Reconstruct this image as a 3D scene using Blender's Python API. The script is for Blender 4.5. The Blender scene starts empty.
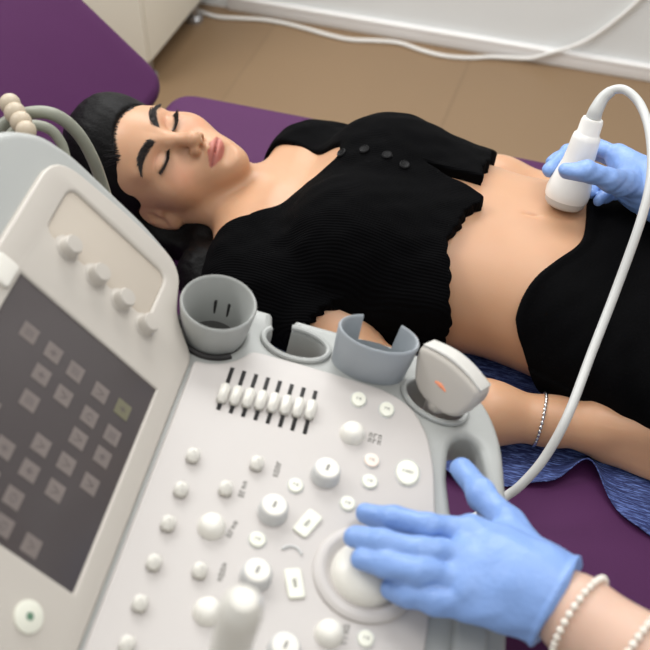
import bpy, bmesh, math, random
import numpy as np
from mathutils import Vector, Matrix, Euler
random.seed(4)
rng = np.random.default_rng(7)
scene = bpy.context.scene
COL = scene.collection
rad = math.radians

# ------------------------------------------------------------------ camera
TH, AZ, FPX, CH = rad(46), rad(18.1), 1050.0, 1.6
cam_d = bpy.data.cameras.new('camera'); cam = bpy.data.objects.new('camera', cam_d); COL.objects.link(cam)
cam_d.sensor_width = 36.0; cam_d.lens = 36.0 * FPX / 650.0
cam.location = (0, 0, CH); cam.rotation_euler = Euler((rad(90) - TH, 0, AZ), 'XYZ')
cam_d.clip_start = 0.02
cam_d.dof.use_dof = True; cam_d.dof.focus_distance = 1.18; cam_d.dof.aperture_fstop = 6.3
scene.camera = cam
# ------------------------------------------------------------------ light
world = bpy.data.worlds.new('room_light'); scene.world = world; world.use_nodes = True
bg = world.node_tree.nodes['Background']; bg.inputs[0].default_value = (1.0, 0.995, 0.985, 1); bg.inputs[1].default_value = 0.48
def area_light(name, loc, target, size, power, color=(1, 1, 1), size_y=None):
    d = bpy.data.lights.new(name, 'AREA'); d.energy = power; d.color = color; d.size = size
    if size_y: d.shape = 'RECTANGLE'; d.size_y = size_y
    o = bpy.data.objects.new(name, d); COL.objects.link(o); o.location = loc
    o.rotation_euler = (Vector(target) - Vector(loc)).to_track_quat('-Z', 'Y').to_euler()
    return o
area_light('window_daylight', (-0.9, 2.35, 2.25), (-0.25, 0.9, 0.7), 1.5, 32, (1.0, 1.0, 0.99), 0.9)
area_light('overhead_fill', (0.1, 0.6, 2.75), (0.0, 0.6, 0.0), 1.2, 8, (1.0, .98, .95), 1.2)
area_light('overhead_fill', (.1, -.7, 2.75), (-.3, .8, .6), .9, 4, (1.0, .99, .97), .9)  # added fill from behind the camera, lifts the sides that face it
area_light('overhead_fill', (-2.0, 1.0, 2.65), (-1.25, 2.4, .2), .9, 30, (1.0, 1.0, 1.0), .9)  # added lamp that brightens the cabinet front, not a known fitting
area_light('overhead_fill', (.4, 1.45, 2.7), (.0, 2.62, .1), 1.2, 16, (1.0, 1.0, 1.0), .5)  # added wash that lifts the right of the far wall
scene.view_settings.view_transform = 'Standard'; scene.view_settings.look = 'None'
scene.view_settings.exposure = 0.18; scene.view_settings.gamma = 1.0
scene.view_settings.use_curve_mapping = False

# ------------------------------------------------------------------ materials
def s2l(c):
    return tuple((x / 255 / 12.92 if x / 255 <= .04045 else ((x / 255 + .055) / 1.055) ** 2.4) for x in c) + (1.0,)
def mat(name, rgb, rough=0.5, metal=0.0, var=0.0, vscale=40.0, bump=0.0, bscale=200.0, spec=0.5, sss=0.0, coat=0.0, stretch=None, sheen=0.0):
    m = bpy.data.materials.new(name); m.use_nodes = True
    nt = m.node_tree; b = nt.nodes['Principled BSDF']
    b.inputs['Base Color'].default_value = s2l(rgb); b.inputs['Roughness'].default_value = rough; b.inputs['Metallic'].default_value = metal
    b.inputs['Specular IOR Level'].default_value = spec; b.inputs['Coat Weight'].default_value = coat; b.inputs['Sheen Weight'].default_value = sheen
    if sss:
        b.inputs['Subsurface Weight'].default_value = sss; b.inputs['Subsurface Radius'].default_value = (1, .35, .2); b.inputs['Subsurface Scale'].default_value = .006
    tc = nt.nodes.new('ShaderNodeTexCoord'); mp = nt.nodes.new('ShaderNodeMapping'); nt.links.new(tc.outputs['Object'], mp.inputs[0])
    if stretch: mp.inputs['Scale'].default_value = stretch
    n = nt.nodes.new('ShaderNodeTexNoise'); n.inputs['Scale'].default_value = vscale; n.inputs['Detail'].default_value = 4
    nt.links.new(mp.outputs[0], n.inputs['Vector'])
    r = nt.nodes.new('ShaderNodeMix'); r.data_type = 'RGBA'
    lo = tuple(max(0, c * (1 - var)) for c in s2l(rgb)[:3]) + (1,); hi = tuple(min(1, c * (1 + var)) for c in s2l(rgb)[:3]) + (1,)
    r.inputs['A'].default_value = lo; r.inputs['B'].default_value = hi
    nt.links.new(n.outputs['Fac'], r.inputs['Factor']); nt.links.new(r.outputs['Result'], b.inputs['Base Color'])
    m['col'] = 1
    if bump:
        n2 = nt.nodes.new('ShaderNodeTexNoise'); n2.inputs['Scale'].default_value = bscale; nt.links.new(mp.outputs[0], n2.inputs['Vector'])
        bp = nt.nodes.new('ShaderNodeBump'); bp.inputs['Strength'].default_value = bump; bp.inputs['Distance'].default_value = .002
        nt.links.new(n2.outputs['Fac'], bp.inputs['Height']); nt.links.new(bp.outputs[0], b.inputs['Normal'])
    return m
def node(nt, t, **kw):
    n = nt.nodes.new(t)
    for k, v in kw.items(): setattr(n, k, v)
    return n
M = {}
M['glass'] = mat('window_glass', (250, 252, 252), .02); M['glass'].node_tree.nodes['Principled BSDF'].inputs['Transmission Weight'].default_value = 1.0
M['wall'] = mat('white_wall_paint', (228, 231, 231), .8, var=.02, vscale=6)
M['base'] = mat('white_baseboard', (232, 230, 228), .4)
M['cab'] = mat('white_laminate', (240, 237, 224), .35, var=.02, vscale=5)
M['vinyl'] = mat('purple_vinyl', (74, 34, 74), .6, spec=.15, var=.05, vscale=14, bump=.15, bscale=500)
M['shell_white'] = mat('console_white_plastic', (190, 185, 181), .42, var=.015, vscale=30)
M['bezel'] = mat('console_cream_plastic', (190, 184, 175), .45, var=.015, vscale=30)
M['recess'] = mat('console_beige_recess', (192, 182, 168), .5, var=.02)
M['grey'] = mat('console_grey_plastic', (166, 168, 165), .42, var=.02, vscale=30)
M['bluegrey'] = mat('holder_blue_grey_plastic', (160, 166, 171), .38, var=.02, vscale=30)
M['inner_shade'] = mat('dark_grey_cup_shade', (92, 92, 90), .6)  # colour standing in for the shade deep in the probe cup
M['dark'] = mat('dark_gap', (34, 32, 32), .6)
M['knob'] = mat('knob_white_plastic', (226, 223, 214), .35)
M['knobgrey'] = mat('knob_grey_skirt', (196, 196, 194), .4)
M['green_white'] = mat('button_pale_plastic', (226, 226, 212), .4)
M['pinkbtn'] = mat('button_pale_pink_plastic', (232, 216, 204), .4)
M['print'] = mat('grey_printing', (132, 130, 124), .6)
M['screen'] = mat('touch_screen_glass', (76, 70, 70), .25, var=.05, vscale=10)
M['icon'] = mat('screen_icon', (120, 111, 107), .3, var=.12, vscale=60)
M['icon_line'] = mat('screen_icon_line', (96, 88, 88), .3)
M['icon_green'] = mat('screen_icon_olive', (112, 109, 88), .3)
M['tape'] = mat('probe_white_plastic', (240, 238, 232), .3, coat=.3)
M['lens'] = mat('probe_lens_grey', (196, 194, 188), .5)
M['orange'] = mat('orange_mark', (240, 150, 110), .5)
M['cable'] = mat('grey_cable', (196, 197, 194), .4)
M['greencable'] = mat('greenish_grey_cable', (140, 142, 128), .45)
M['bead'] = mat('beige_bead', (186, 172, 150), .45)
M['glove'] = mat('blue_nitrile_glove', (122, 155, 211), .42, var=.05, vscale=60, bump=.5, bscale=110)
M['pearl'] = mat('white_bead', (236, 228, 216), .25, coat=.4)
M['silver'] = mat('silver_chain', (200, 200, 200), .25, metal=1.0)
M['hair'] = mat('black_hair', (5, 4, 4), .55, var=.4, vscale=60, bump=.4, bscale=260, spec=.15)
M['strand'] = mat('hair_strand', (14, 11, 10), .4, spec=.35)
M['lash'] = mat('black_lash', (10, 8, 8), .5)
M['brow'] = mat('dark_brow', (22, 15, 12), .6)
M['scrub'] = mat('white_scrub_cotton', (226, 228, 230), .8, bump=.2)
M['scrubpants'] = mat('white_scrub_trousers', (214, 216, 220), .8, bump=.2)
M['shoe'] = mat('white_clog', (225, 225, 225), .4)
M['button'] = mat('black_button', (14, 14, 15), .6, spec=.2)
M['metal'] = mat('brushed_metal', (170, 170, 172), .35, metal=.9)
M['whitecord'] = mat('white_cord', (226, 224, 220), .5)

def floor_mat():
    m = mat('beige_floor_tiles', (131, 107, 80), .42, var=.06, vscale=2.2)
    nt = m.node_tree; b = nt.nodes['Principled BSDF']
    src = b.inputs['Base Color'].links[0].from_socket
    tc = node(nt, 'ShaderNodeTexCoord'); mp = node(nt, 'ShaderNodeMapping'); mp.inputs['Rotation'].default_value = (0, 0, rad(0))
    mp.inputs['Location'].default_value = (.415, .346, 0)
    nt.links.new(tc.outputs['Object'], mp.inputs[0])
    br = node(nt, 'ShaderNodeTexBrick'); br.offset = 0
    br.inputs['Scale'].default_value = 1.0; br.inputs['Mortar Size'].default_value = .0035; br.inputs['Brick Width'].default_value = .585; br.inputs['Row Height'].default_value = 1.2
    br.inputs['Color1'].default_value = (1, 1, 1, 1); br.inputs['Color2'].default_value = (.94, .93, .92, 1); br.inputs['Mortar'].default_value = (.84, .83, .82, 1)
    nt.links.new(mp.outputs[0], br.inputs['Vector'])
    mx = node(nt, 'ShaderNodeMix', data_type='RGBA', blend_type='MULTIPLY'); mx.inputs['Factor'].default_value = 1
    nt.links.new(src, mx.inputs['A']); nt.links.new(br.outputs['Color'], mx.inputs['B']); nt.links.new(mx.outputs['Result'], b.inputs['Base Color'])
    return m
M['floor'] = floor_mat()

def skin_mat(name, rgb, lips=(168, 90, 82)):
    m = mat(name, rgb, .42, var=.05, vscale=22, bump=.08, bscale=900, sss=.25, spec=.45)
    nt = m.node_tree; b = nt.nodes['Principled BSDF']
    src = b.inputs['Base Color'].links[0].from_socket
    for att, c in (('blush', (214, 140, 112)), ('lip', lips), ('lipline', (120, 48, 46)), ('brow', (46, 30, 25)), ('lash', (16, 11, 10)), ('fold', (150, 92, 62))):
        a = node(nt, 'ShaderNodeAttribute', attribute_name=att)
        mx = node(nt, 'ShaderNodeMix', data_type='RGBA'); mx.inputs['B'].default_value = s2l(c)
        nt.links.new(a.outputs['Fac'], mx.inputs['Factor']); nt.links.new(src, mx.inputs['A']); src = mx.outputs['Result']
    nt.links.new(src, b.inputs['Base Color'])
    return m
M['skin'] = skin_mat('light_tan_skin', (191, 147, 114))
M['skin2'] = skin_mat('fair_skin', (206, 172, 152))

def knit_mat():
    m = mat('black_rib_knit', (3, 3, 4), .9, var=.2, vscale=120, spec=.06)
    nt = m.node_tree; b = nt.nodes['Principled BSDF']
    tc = node(nt, 'ShaderNodeTexCoord'); w = node(nt, 'ShaderNodeTexWave', wave_type='BANDS', bands_direction='Y'); w.inputs['Scale'].default_value = 110; w.inputs['Distortion'].default_value = .6
    nt.links.new(tc.outputs['Object'], w.inputs['Vector'])
    bp = node(nt, 'ShaderNodeBump'); bp.inputs['Strength'].default_value = .35; bp.inputs['Distance'].default_value = .002
    nt.links.new(w.outputs['Fac'], bp.inputs['Height']); nt.links.new(bp.outputs[0], b.inputs['Normal'])
    return m
M['knit'] = knit_mat()
M['skirt'] = mat('black_skirt_cloth', (5, 5, 6), .9, var=.2, vscale=50, bump=.3, bscale=300, spec=.06)

def sheet_mat():
    m = mat('blue_fibre_sheet', (36, 46, 98), .75, var=.3, vscale=30)
    nt = m.node_tree; b = nt.nodes['Principled BSDF']
    src = b.inputs['Base Color'].links[0].from_socket
    tc = node(nt, 'ShaderNodeTexCoord'); tot = None
    for k, (rz, sc) in enumerate(((.3, (50, 640, 1)), (1.3, (50, 560, 1)), (2.3, (60, 700, 1)), (2.9, (60, 620, 1)))):
        mp = node(nt, 'ShaderNodeMapping'); mp.inputs['Rotation'].default_value = (0, 0, rz); mp.inputs['Scale'].default_value = sc
        nt.links.new(tc.outputs['Object'], mp.inputs[0])
        n = node(nt, 'ShaderNodeTexNoise'); n.inputs['Scale'].default_value = 1; n.inputs['Detail'].default_value = 2; n.inputs['Distortion'].default_value = .6
        nt.links.new(mp.outputs[0], n.inputs['Vector'])
        rp = node(nt, 'ShaderNodeMapRange'); rp.inputs['From Min'].default_value = .56; rp.inputs['From Max'].default_value = .74
        nt.links.new(n.outputs['Fac'], rp.inputs['Value'])
        if tot is None: tot = rp.outputs[0]
        else:
            mm = node(nt, 'ShaderNodeMath', operation='MAXIMUM'); nt.links.new(tot, mm.inputs[0]); nt.links.new(rp.outputs[0], mm.inputs[1]); tot = mm.outputs[0]
    mx = node(nt, 'ShaderNodeMix', data_type='RGBA'); mx.inputs['B'].default_value = s2l((120, 146, 216))
    nt.links.new(tot, mx.inputs['Factor']); nt.links.new(src, mx.inputs['A']); nt.links.new(mx.outputs['Result'], b.inputs['Base Color'])
    b.inputs['Alpha'].default_value = 0.9
    return m
M['sheet'] = sheet_mat()

# ------------------------------------------------------------------ object helpers
def tag(o, label=None, cat=None, group=None, kind=None):
    if label: o['label'] = label
    if cat: o['category'] = cat
    if group: o['group'] = group
    if kind: o['kind'] = kind
    return o
def thing(name, label, cat, loc=(0, 0, 0), group=None):
    o = bpy.data.objects.new(name, None); COL.objects.link(o); o.location = loc; o.empty_display_size = .05
    return tag(o, label, cat, group)
def root_loc(p):
    v = Vector((0, 0, 0))
    while p is not None: v += p.location; p = p.parent
    return v
def link(name, me, m, parent=None, smooth=True, label=None):
    for x in (m if isinstance(m, (list, tuple)) else [m]): me.materials.append(x)
    if smooth:
        me.polygons.foreach_set('use_smooth', [True] * len(me.polygons))
    o = bpy.data.objects.new(name, me); COL.objects.link(o)
    if parent is not None:
        o.parent = parent
        me.transform(Matrix.Translation(-root_loc(parent)))
    else:
        # own origin at the mesh's base centre
        n = len(me.vertices); co = np.empty(n * 3, np.float32); me.vertices.foreach_get('co', co); co = co.reshape(-1, 3)
        lo, hi = co.min(0), co.max(0); c = Vector(((lo[0] + hi[0]) / 2, (lo[1] + hi[1]) / 2, lo[2]))
        me.transform(Matrix.Translation(-c)); o.location = c
    if label: o['label'] = label
    return o
def bm_link(name, bm, m, parent=None, smooth=True, label=None, sharp=40):
    bm.normal_update()
    if smooth:
        for e in bm.edges:
            if len(e.link_faces) == 2 and e.calc_face_angle(0) > rad(sharp): e.smooth = False
    me = bpy.data.meshes.new(name); bm.to_mesh(me); bm.free()
    return link(name, me, m, parent, smooth, label)
def box(bm, lo, hi, bevel=0, seg=2, mi=0):
    t = bmesh.new(); bmesh.ops.create_cube(t, size=1)
    for v in t.verts: v.co = Vector([(lo[i] + hi[i]) / 2 + v.co[i] * (hi[i] - lo[i]) for i in range(3)])
    if bevel: bmesh.ops.bevel(t, geom=t.edges[:], offset=bevel, segments=seg, profile=.5, affect='EDGES')
    for f in t.faces: f.material_index = mi
    merge(bm, t)
def merge(bm, t, mtx=None):
    if mtx is not None: bmesh.ops.transform(t, matrix=mtx, verts=t.verts[:])
    me = bpy.data.meshes.new('tmp'); t.to_mesh(me); t.free(); bm.from_mesh(me); bpy.data.meshes.remove(me)
def lathe(bm, prof, mtx=None, n=32, mi=0, sx=1.0, sy=1.0):
    t = bmesh.new(); rings = []
    for (r, z) in prof:
        rings.append([t.verts.new((0, 0, z))] if r < 1e-6 else [t.verts.new((r * sx * math.cos(2 * math.pi * k / n), r * sy * math.sin(2 * math.pi * k / n), z)) for k in range(n)])
    for a, b in zip(rings, rings[1:]):
        for k in range(n):
            k2 = (k + 1) % n
            if len(a) == 1 and len(b) == 1: continue
            if len(a) == 1: t.faces.new((a[0], b[k2], b[k]))
            elif len(b) == 1: t.faces.new((a[k], a[k2], b[0]))
            else: t.faces.new((a[k], a[k2], b[k2], b[k]))
    for f in t.faces: f.material_index = mi
    bmesh.ops.recalc_face_normals(t, faces=t.faces[:])
    merge(bm, t, mtx)
def spline_pts(pts, n=10):
    P = [Vector(p) for p in pts]; out = []
    for i in range(len(P) - 1):
        p0 = P[i - 1] if i else P[i] * 2 - P[i + 1]; p1, p2 = P[i], P[i + 1]; p3 = P[i + 2] if i + 2 < len(P) else P[i + 1] * 2 - P[i]
        for k in range(n):
            t = k / n
            out.append(.5 * ((2 * p1) + (p2 - p0) * t + (2 * p0 - 5 * p1 + 4 * p2 - p3) * t * t + (3 * p1 - p0 - 3 * p2 + p3) * t ** 3))
    return out + [P[-1]]
def tube(bm, pts, r, n=12, smooth_n=10, mi=0, cap=True):
    """r: number or list (per given point)"""
    S = spline_pts(pts, smooth_n) if smooth_n else [Vector(p) for p in pts]
    if isinstance(r, (list, tuple)):
        R = np.interp(np.linspace(0, len(r) - 1, len(S)), range(len(r)), r)
    else: R = [r] * len(S)
    t = bmesh.new(); rings = []; nrm = None
    for i, p in enumerate(S):
        d = (S[min(i + 1, len(S) - 1)] - S[max(i - 1, 0)]).normalized()
        if nrm is None:
            nrm = d.orthogonal().normalized()
        nrm = (nrm - d * nrm.dot(d)).normalized(); b = d.cross(nrm)
        rings.append([t.verts.new(p + (nrm * math.cos(2 * math.pi * k / n) + b * math.sin(2 * math.pi * k / n)) * R[i]) for k in range(n)])
    for a, b in zip(rings, rings[1:]):
        for k in range(n): t.faces.new((a[k], a[(k + 1) % n], b[(k + 1) % n], b[k]))
    if cap: t.faces.new(rings[0][::-1]); t.faces.new(rings[-1])
    for f in t.faces: f.material_index = mi
    merge(bm, t)
def round_poly(pts, r, seg=6):
    """round the corners of a 2d polygon; r number or list"""
    out = []; n = len(pts)
    for i in range(n):
        p, a, b = Vector(pts[i]), Vector(pts[i - 1]), Vector(pts[(i + 1) % n])
        rr = r[i] if isinstance(r, (list, tuple)) else r
        da, db = (a - p), (b - p); la, lb = da.length, db.length; da.normalize(); db.normalize()
        q = min(rr, la * .48, lb * .48)
        if q < 1e-5: out.append(tuple(p)); continue
        A, B = p + da * q, p + db * q
        for k in range(seg + 1):
            t = k / seg; out.append(tuple(A * (1 - t) ** 2 + p * 2 * t * (1 - t) + B * t * t))
    return out
def plate(outlines, thick, bevel, bseg=3):
    """outlines: list of 2d loops (first outer, others holes) -> bmesh, top at z=0, bottom at z=-thick, rounded edges"""
    cu = bpy.data.curves.new('tmp', 'CURVE'); cu.dimensions = '2D'; cu.fill_mode = 'BOTH'
    cu.extrude = max(thick / 2 - bevel, 1e-4); cu.bevel_depth = bevel; cu.bevel_resolution = bseg; cu.offset = -bevel
    for L in outlines:
        s = cu.splines.new('POLY'); s.points.add(len(L) - 1); s.use_cyclic_u = True
        for p, q in zip(s.points, L): p.co = (q[0], q[1], 0, 1)
    ob = bpy.data.objects.new('tmp', cu); COL.objects.link(ob)
    dg = bpy.context.evaluated_depsgraph_get(); me = bpy.data.meshes.new_from_object(ob.evaluated_get(dg))
    bm = bmesh.new(); bm.from_mesh(me); bmesh.ops.translate(bm, verts=bm.verts[:], vec=(0, 0, -thick / 2))
    bmesh.ops.remove_doubles(bm, verts=bm.verts[:], dist=1e-5)
    bpy.data.objects.remove(ob); bpy.data.curves.remove(cu); bpy.data.meshes.remove(me)
    return bm

# ------------------------------------------------------------------ signed-distance sculpting
f4 = np.float32
def ell(P, c, r):
    r = np.array(r, f4); q = P - np.array(c, f4)
    k0 = np.sqrt(((q / r) ** 2).sum(1)); k1 = np.sqrt(((q / (r * r)) ** 2).sum(1)) + 1e-6
    return np.where(k0 < .05, -r.min(), k0 * (k0 - 1) / k1)
def sph(P, c, r): return np.sqrt(((P - np.array(c, f4)) ** 2).sum(1)) - r
def cap(P, a, b, ra, rb=None):
    rb = ra if rb is None else rb
    a = np.array(a, f4); d = np.array(b, f4) - a; q = P - a
    t = np.clip(q @ d / max(d @ d, 1e-9), 0, 1)
    return np.sqrt(((q - t[:, None] * d) ** 2).sum(1)) - (ra + (rb - ra) * t)
def chain(P, pts, rs, k=.006):
    d = None
    for i in range(len(pts) - 1):
        e = cap(P, pts[i], pts[i + 1], rs[i], rs[i + 1]); d = e if d is None else smin(d, e, k)
    return d
def smin(a, b, k):
    h = np.clip(k - np.abs(a - b), 0, None) / k
    return np.minimum(a, b) - h * h * k * .25
def smax(a, b, k): return -smin(-a, -b, k)
def sstep(x, a, b):
    t = np.clip((x - a) / (b - a), 0, 1); return t * t * (3 - 2 * t)
def poly_sd(X, Y, poly):
    """signed distance to a 2d polygon (negative inside)"""
    n = len(poly); d = np.full(X.shape, 1e9, f4); s = np.ones(X.shape, f4)
    for i in range(n):
        ax, ay = poly[i]; bx, by = poly[i - 1]
        ex, ey = bx - ax, by - ay; wx, wy = X - ax, Y - ay
        t = np.clip((wx * ex + wy * ey) / (ex * ex + ey * ey + 1e-12), 0, 1)
        d = np.minimum(d, (wx - ex * t) ** 2 + (wy - ey * t) ** 2)
        c1 = Y >= ay; c2 = Y < by; c3 = ex * wy > ey * wx
        s = np.where((c1 & c2 & c3) | (~c1 & ~c2 & ~c3), -s, s)
    return s * np.sqrt(d)
def axis(*segs):
    """segs: (start, end, step) consecutive -> rectilinear coordinates"""
    out = []
    for a, b, h in segs: out.append(np.arange(a, b - h * .5, h))
    return np.concatenate(out + [np.array([segs[-1][1]])]).astype(f4)
def mesh_sdf(name, f, xs, ys, zs, project=2):
    nx, ny, nz = len(xs), len(ys), len(zs); B = 14
    V = np.ones((nx, ny, nz), f4)
    bi = [(i, min(i + B, n - 1)) for n in (nx,) for i in range(0, n - 1, B)]
    bj = [(i, min(i + B, ny - 1)) for i in range(0, ny - 1, B)]; bk = [(i, min(i + B, nz - 1)) for i in range(0, nz - 1, B)]
    cs = []; ids = []
    for a in bi:
        for b in bj:
            for c in bk:
                l = np.array((xs[a[0]], ys[b[0]], zs[c[0]])); h = np.array((xs[a[1]], ys[b[1]], zs[c[1]]))
                cs.append(np.append((l + h) / 2, np.linalg.norm(h - l) / 2)); ids.append((a, b, c))
    cs = np.array(cs, f4); d0 = f(cs[:, :3])
    for q, (a, b, c) in enumerate(ids):
        sl = (slice(a[0], a[1] + 1), slice(b[0], b[1] + 1), slice(c[0], c[1] + 1))
        if abs(d0[q]) > cs[q, 3] * 1.25 + .004:
            V[sl] = d0[q]
    act = [q for q in range(len(ids)) if abs(d0[q]) <= cs[q, 3] * 1.25 + .004]
    for s in range(0, len(act), 60):
        ch = act[s:s + 60]; pts = []; sls = []
        for q in ch:
            a, b, c = ids[q]; sl = (slice(a[0], a[1] + 1), slice(b[0], b[1] + 1), slice(c[0], c[1] + 1)); sls.append(sl)
            g = np.stack(np.meshgrid(xs[sl[0]], ys[sl[1]], zs[sl[2]], indexing='ij'), -1); pts.append(g.reshape(-1, 3))
        d = f(np.concatenate(pts).astype(f4)); o = 0
        for sl, p in zip(sls, pts):
            V[sl] = d[o:o + len(p)].reshape(sl[0].stop - sl[0].start, sl[1].stop - sl[1].start, sl[2].stop - sl[2].start); o += len(p)
    S = V < 0
    cnt = np.zeros((nx - 1, ny - 1, nz - 1), np.int8)
    C8 = [(i, j, k) for i in (0, 1) for j in (0, 1) for k in (0, 1)]
    sl = lambda i, n: slice(i, n - 1 + i)
    for i, j, k in C8: cnt += S[sl(i, nx), sl(j, ny), sl(k, nz)]
    act = np.argwhere((cnt > 0) & (cnt < 8)); I, J, K = act.T
    idx = np.full(cnt.shape, -1, np.int32); idx[I, J, K] = np.arange(len(I))
    acc = np.zeros((len(I), 3)); num = np.zeros(len(I)); pos = lambda i, j, k: np.stack((xs[I + i], ys[J + j], zs[K + k]), 1)
    for a in C8:
        for ax in range(3):
            if a[ax]: continue
            b = list(a); b[ax] = 1
            va, vb = V[I + a[0], J + a[1], K + a[2]], V[I + b[0], J + b[1], K + b[2]]
            m = (va < 0) != (vb < 0); t = np.where(m, va / np.where(m, va - vb, 1), 0)[:, None]
            p = pos(*a) * (1 - t) + pos(*b) * t; acc[m] += p[m]; num += m
    P = (acc / num[:, None]).astype(f4)
    quads = []
    for ax in range(3):
        n = [nx, ny, nz]; A = [slice(0, n[i] - 1) if i == ax else slice(1, n[i] - 1) for i in range(3)]; Bs = list(A); Bs[ax] = slice(1, n[ax])
        sa, sb = S[tuple(A)], S[tuple(Bs)]; e = np.argwhere(sa != sb)
        if not len(e): continue
        flip = sa[tuple(e.T)]; e = e + np.array([0 if i == ax else 1 for i in range(3)])
        u, v = [(1, 2), (2, 0), (0, 1)][ax]; o = []
        for du, dv in ((-1, -1), (0, -1), (0, 0), (-1, 0)):
            q = e.copy(); q[:, u] += du; q[:, v] += dv; o.append(idx[tuple(q.T)])
        Q = np.stack(o, 1); Q[~flip] = Q[~flip][:, ::-1]; quads.append(Q)
    F = np.concatenate(quads)
    for _ in range(project):
        h = 4e-4; d = f(P); G = np.stack([f(P + np.eye(3, dtype=f4)[i] * h) - d for i in range(3)], 1) / h
        P = P - G * np.clip(d / ((G * G).sum(1) + .05), -.0015, .0015)[:, None]; P = P.astype(f4)
    me = bpy.data.meshes.new(name); me.vertices.add(len(P)); me.vertices.foreach_set('co', P.ravel())
    me.loops.add(F.size); me.loops.foreach_set('vertex_index', F.ravel().astype(np.int32))
    me.polygons.add(len(F)); me.polygons.foreach_set('loop_start', np.arange(0, F.size, 4, dtype=np.int32)); me.polygons.foreach_set('loop_total', np.full(len(F), 4, np.int32))
    me.update(calc_edges=True); me.validate()
    return me, P
def attr(me, name, vals):
    a = me.attributes.new(name, 'FLOAT', 'POINT'); a.data.foreach_set('value', np.asarray(vals, f4))
def noise3(P, s, seed=0):
    """cheap smooth pseudo-noise from sines"""
    r = np.random.default_rng(seed); out = np.zeros(len(P), f4)
    for i in range(6):
        k = r.normal(size=3) * s; out += np.sin(P @ k.astype(f4) + r.uniform(0, 6.28))
    return out / 6

# ------------------------------------------------------------------ the room
CT = 0.615            # couch top
WY = 2.632            # far wall
def struct(name, bm, m, **k): return tag(bm_link(name, bm, m, **k), kind='structure')
bm = bmesh.new(); box(bm, (-3.2, -1.6, -.05), (3.2, WY + .1, 0)); struct('floor', bm, M['floor'], smooth=False)
bm = bmesh.new(); box(bm, (-3.2, WY, 0), (3.2, WY + .1, 1.25)); box(bm, (-3.2, WY, 1.25), (-1.7, WY + .1, 2.8)); box(bm, (.9, WY, 1.25), (3.2, WY + .1, 2.8)); box(bm, (-1.7, WY, 2.55), (.9, WY + .1, 2.8))
struct('wall_far', bm, M['wall'], smooth=False)
bm = bmesh.new(); box(bm, (-1.16, WY - .014, 0), (3.2, WY, .048), .004); box(bm, (-1.16, WY - .017, .036), (3.2, WY, .046), .004)
struct('baseboard_far', bm, M['base'])
bm = bmesh.new()
for a, b in (((-1.7, 1.25), (-1.64, 2.55)), ((.84, 1.25), (.9, 2.55)), ((-.43, 1.25), (-.37, 2.55)), ((-1.64, 1.25), (.84, 1.31)), ((-1.64, 2.49), (.84, 2.55))):
    box(bm, (a[0], WY + .02, a[1]), (b[0], WY + .08, b[1]), .006)
w_ = struct('window_1', bm, M['base'])
for a, b in ((-1.64, -.43), (-.37, .84)):
    bm = bmesh.new(); box(bm, (a, WY + .046, 1.31), (b, WY + .052, 2.49)); bm_link('pane', bm, M['glass'], w_, smooth=False)

# white cabinet on short feet
t = thing('cabinet', 'white cabinet on short metal feet behind the raised purple backrest, against the wall', 'cabinet', (-1.66, 2.39, 0))
CX0, CX1, CY0 = -2.10, -1.20, 2.165
bm = bmesh.new(); box(bm, (CX0, CY0 + .018, .075), (CX1, WY - .005, .92), .004); bm_link('body', bm, M['cab'], t)
bm = bmesh.new(); box(bm, (CX0 - .01, CY0 - .01, .92), (CX1 + .01, WY - .005, .95), .006); bm_link('top', bm, M['cab'], t)
for k in range(2):
    x = CX0 + .002 + k * .449
    bm = bmesh.new(); box(bm, (x, CY0, .078), (x + .446, CY0 + .017, .915), .003); d = bm_link('door', bm, M['cab'], t)
    bm = bmesh.new(); hx = x + (.40 if k == 0 else .046); tube(bm, [(hx, CY0 + .001, .6), (hx, CY0 - .025, .61), (hx, CY0 - .025, .72), (hx, CY0 + .001, .73)], .005, n=8); bm_link('handle', bm, M['metal'], d)
for x in (CX0 + .06, CX1 - .03):
    for y in (CY0 + .05, WY - .1):
        bm = bmesh.new(); lathe(bm, [(0, 0), (.024, 0), (.024, .012), (.014, .02), (.014, .076), (0, .076)], Matrix.Translation((x, y, 0)), 16); bm_link('foot', bm, M['metal'], t)
# white cord along the wall
bm = bmesh.new(); pts = []
for i, x in enumerate(np.linspace(-1.24, -.42, 13)):
    pts.append((x, WY - .040 - .014 * (1 + math.sin(i * 1.25 + .6 * math.sin(i * .7))), .006))
pts += [(-.36, WY - .035, .008), (-.30, WY - .028, .012), (-.25, WY - .026, .02), (-.20, WY - .024, .045), (-.14, WY - .018, .075), (-.08, WY - .010, .125), (0, WY - .007, .23), (.04, WY - .007, .33), (.06, WY - .007, .5), (.065, WY - .007, .70), (.065, WY - .012, .7385)]
tube(bm, pts, .0055, n=8, smooth_n=5)
tag(bm_link('power_cord', bm, M['whitecord']), 'white cord lying along the baseboard and climbing the far wall', 'cord')

bm = bmesh.new(); box(bm, (.022, WY - .010, .74), (.108, WY - .0005, .826), .004); t = bm_link('wall_socket', bm, M['base']); tag(t, 'white square wall socket where the white cord ends', 'socket')
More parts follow.
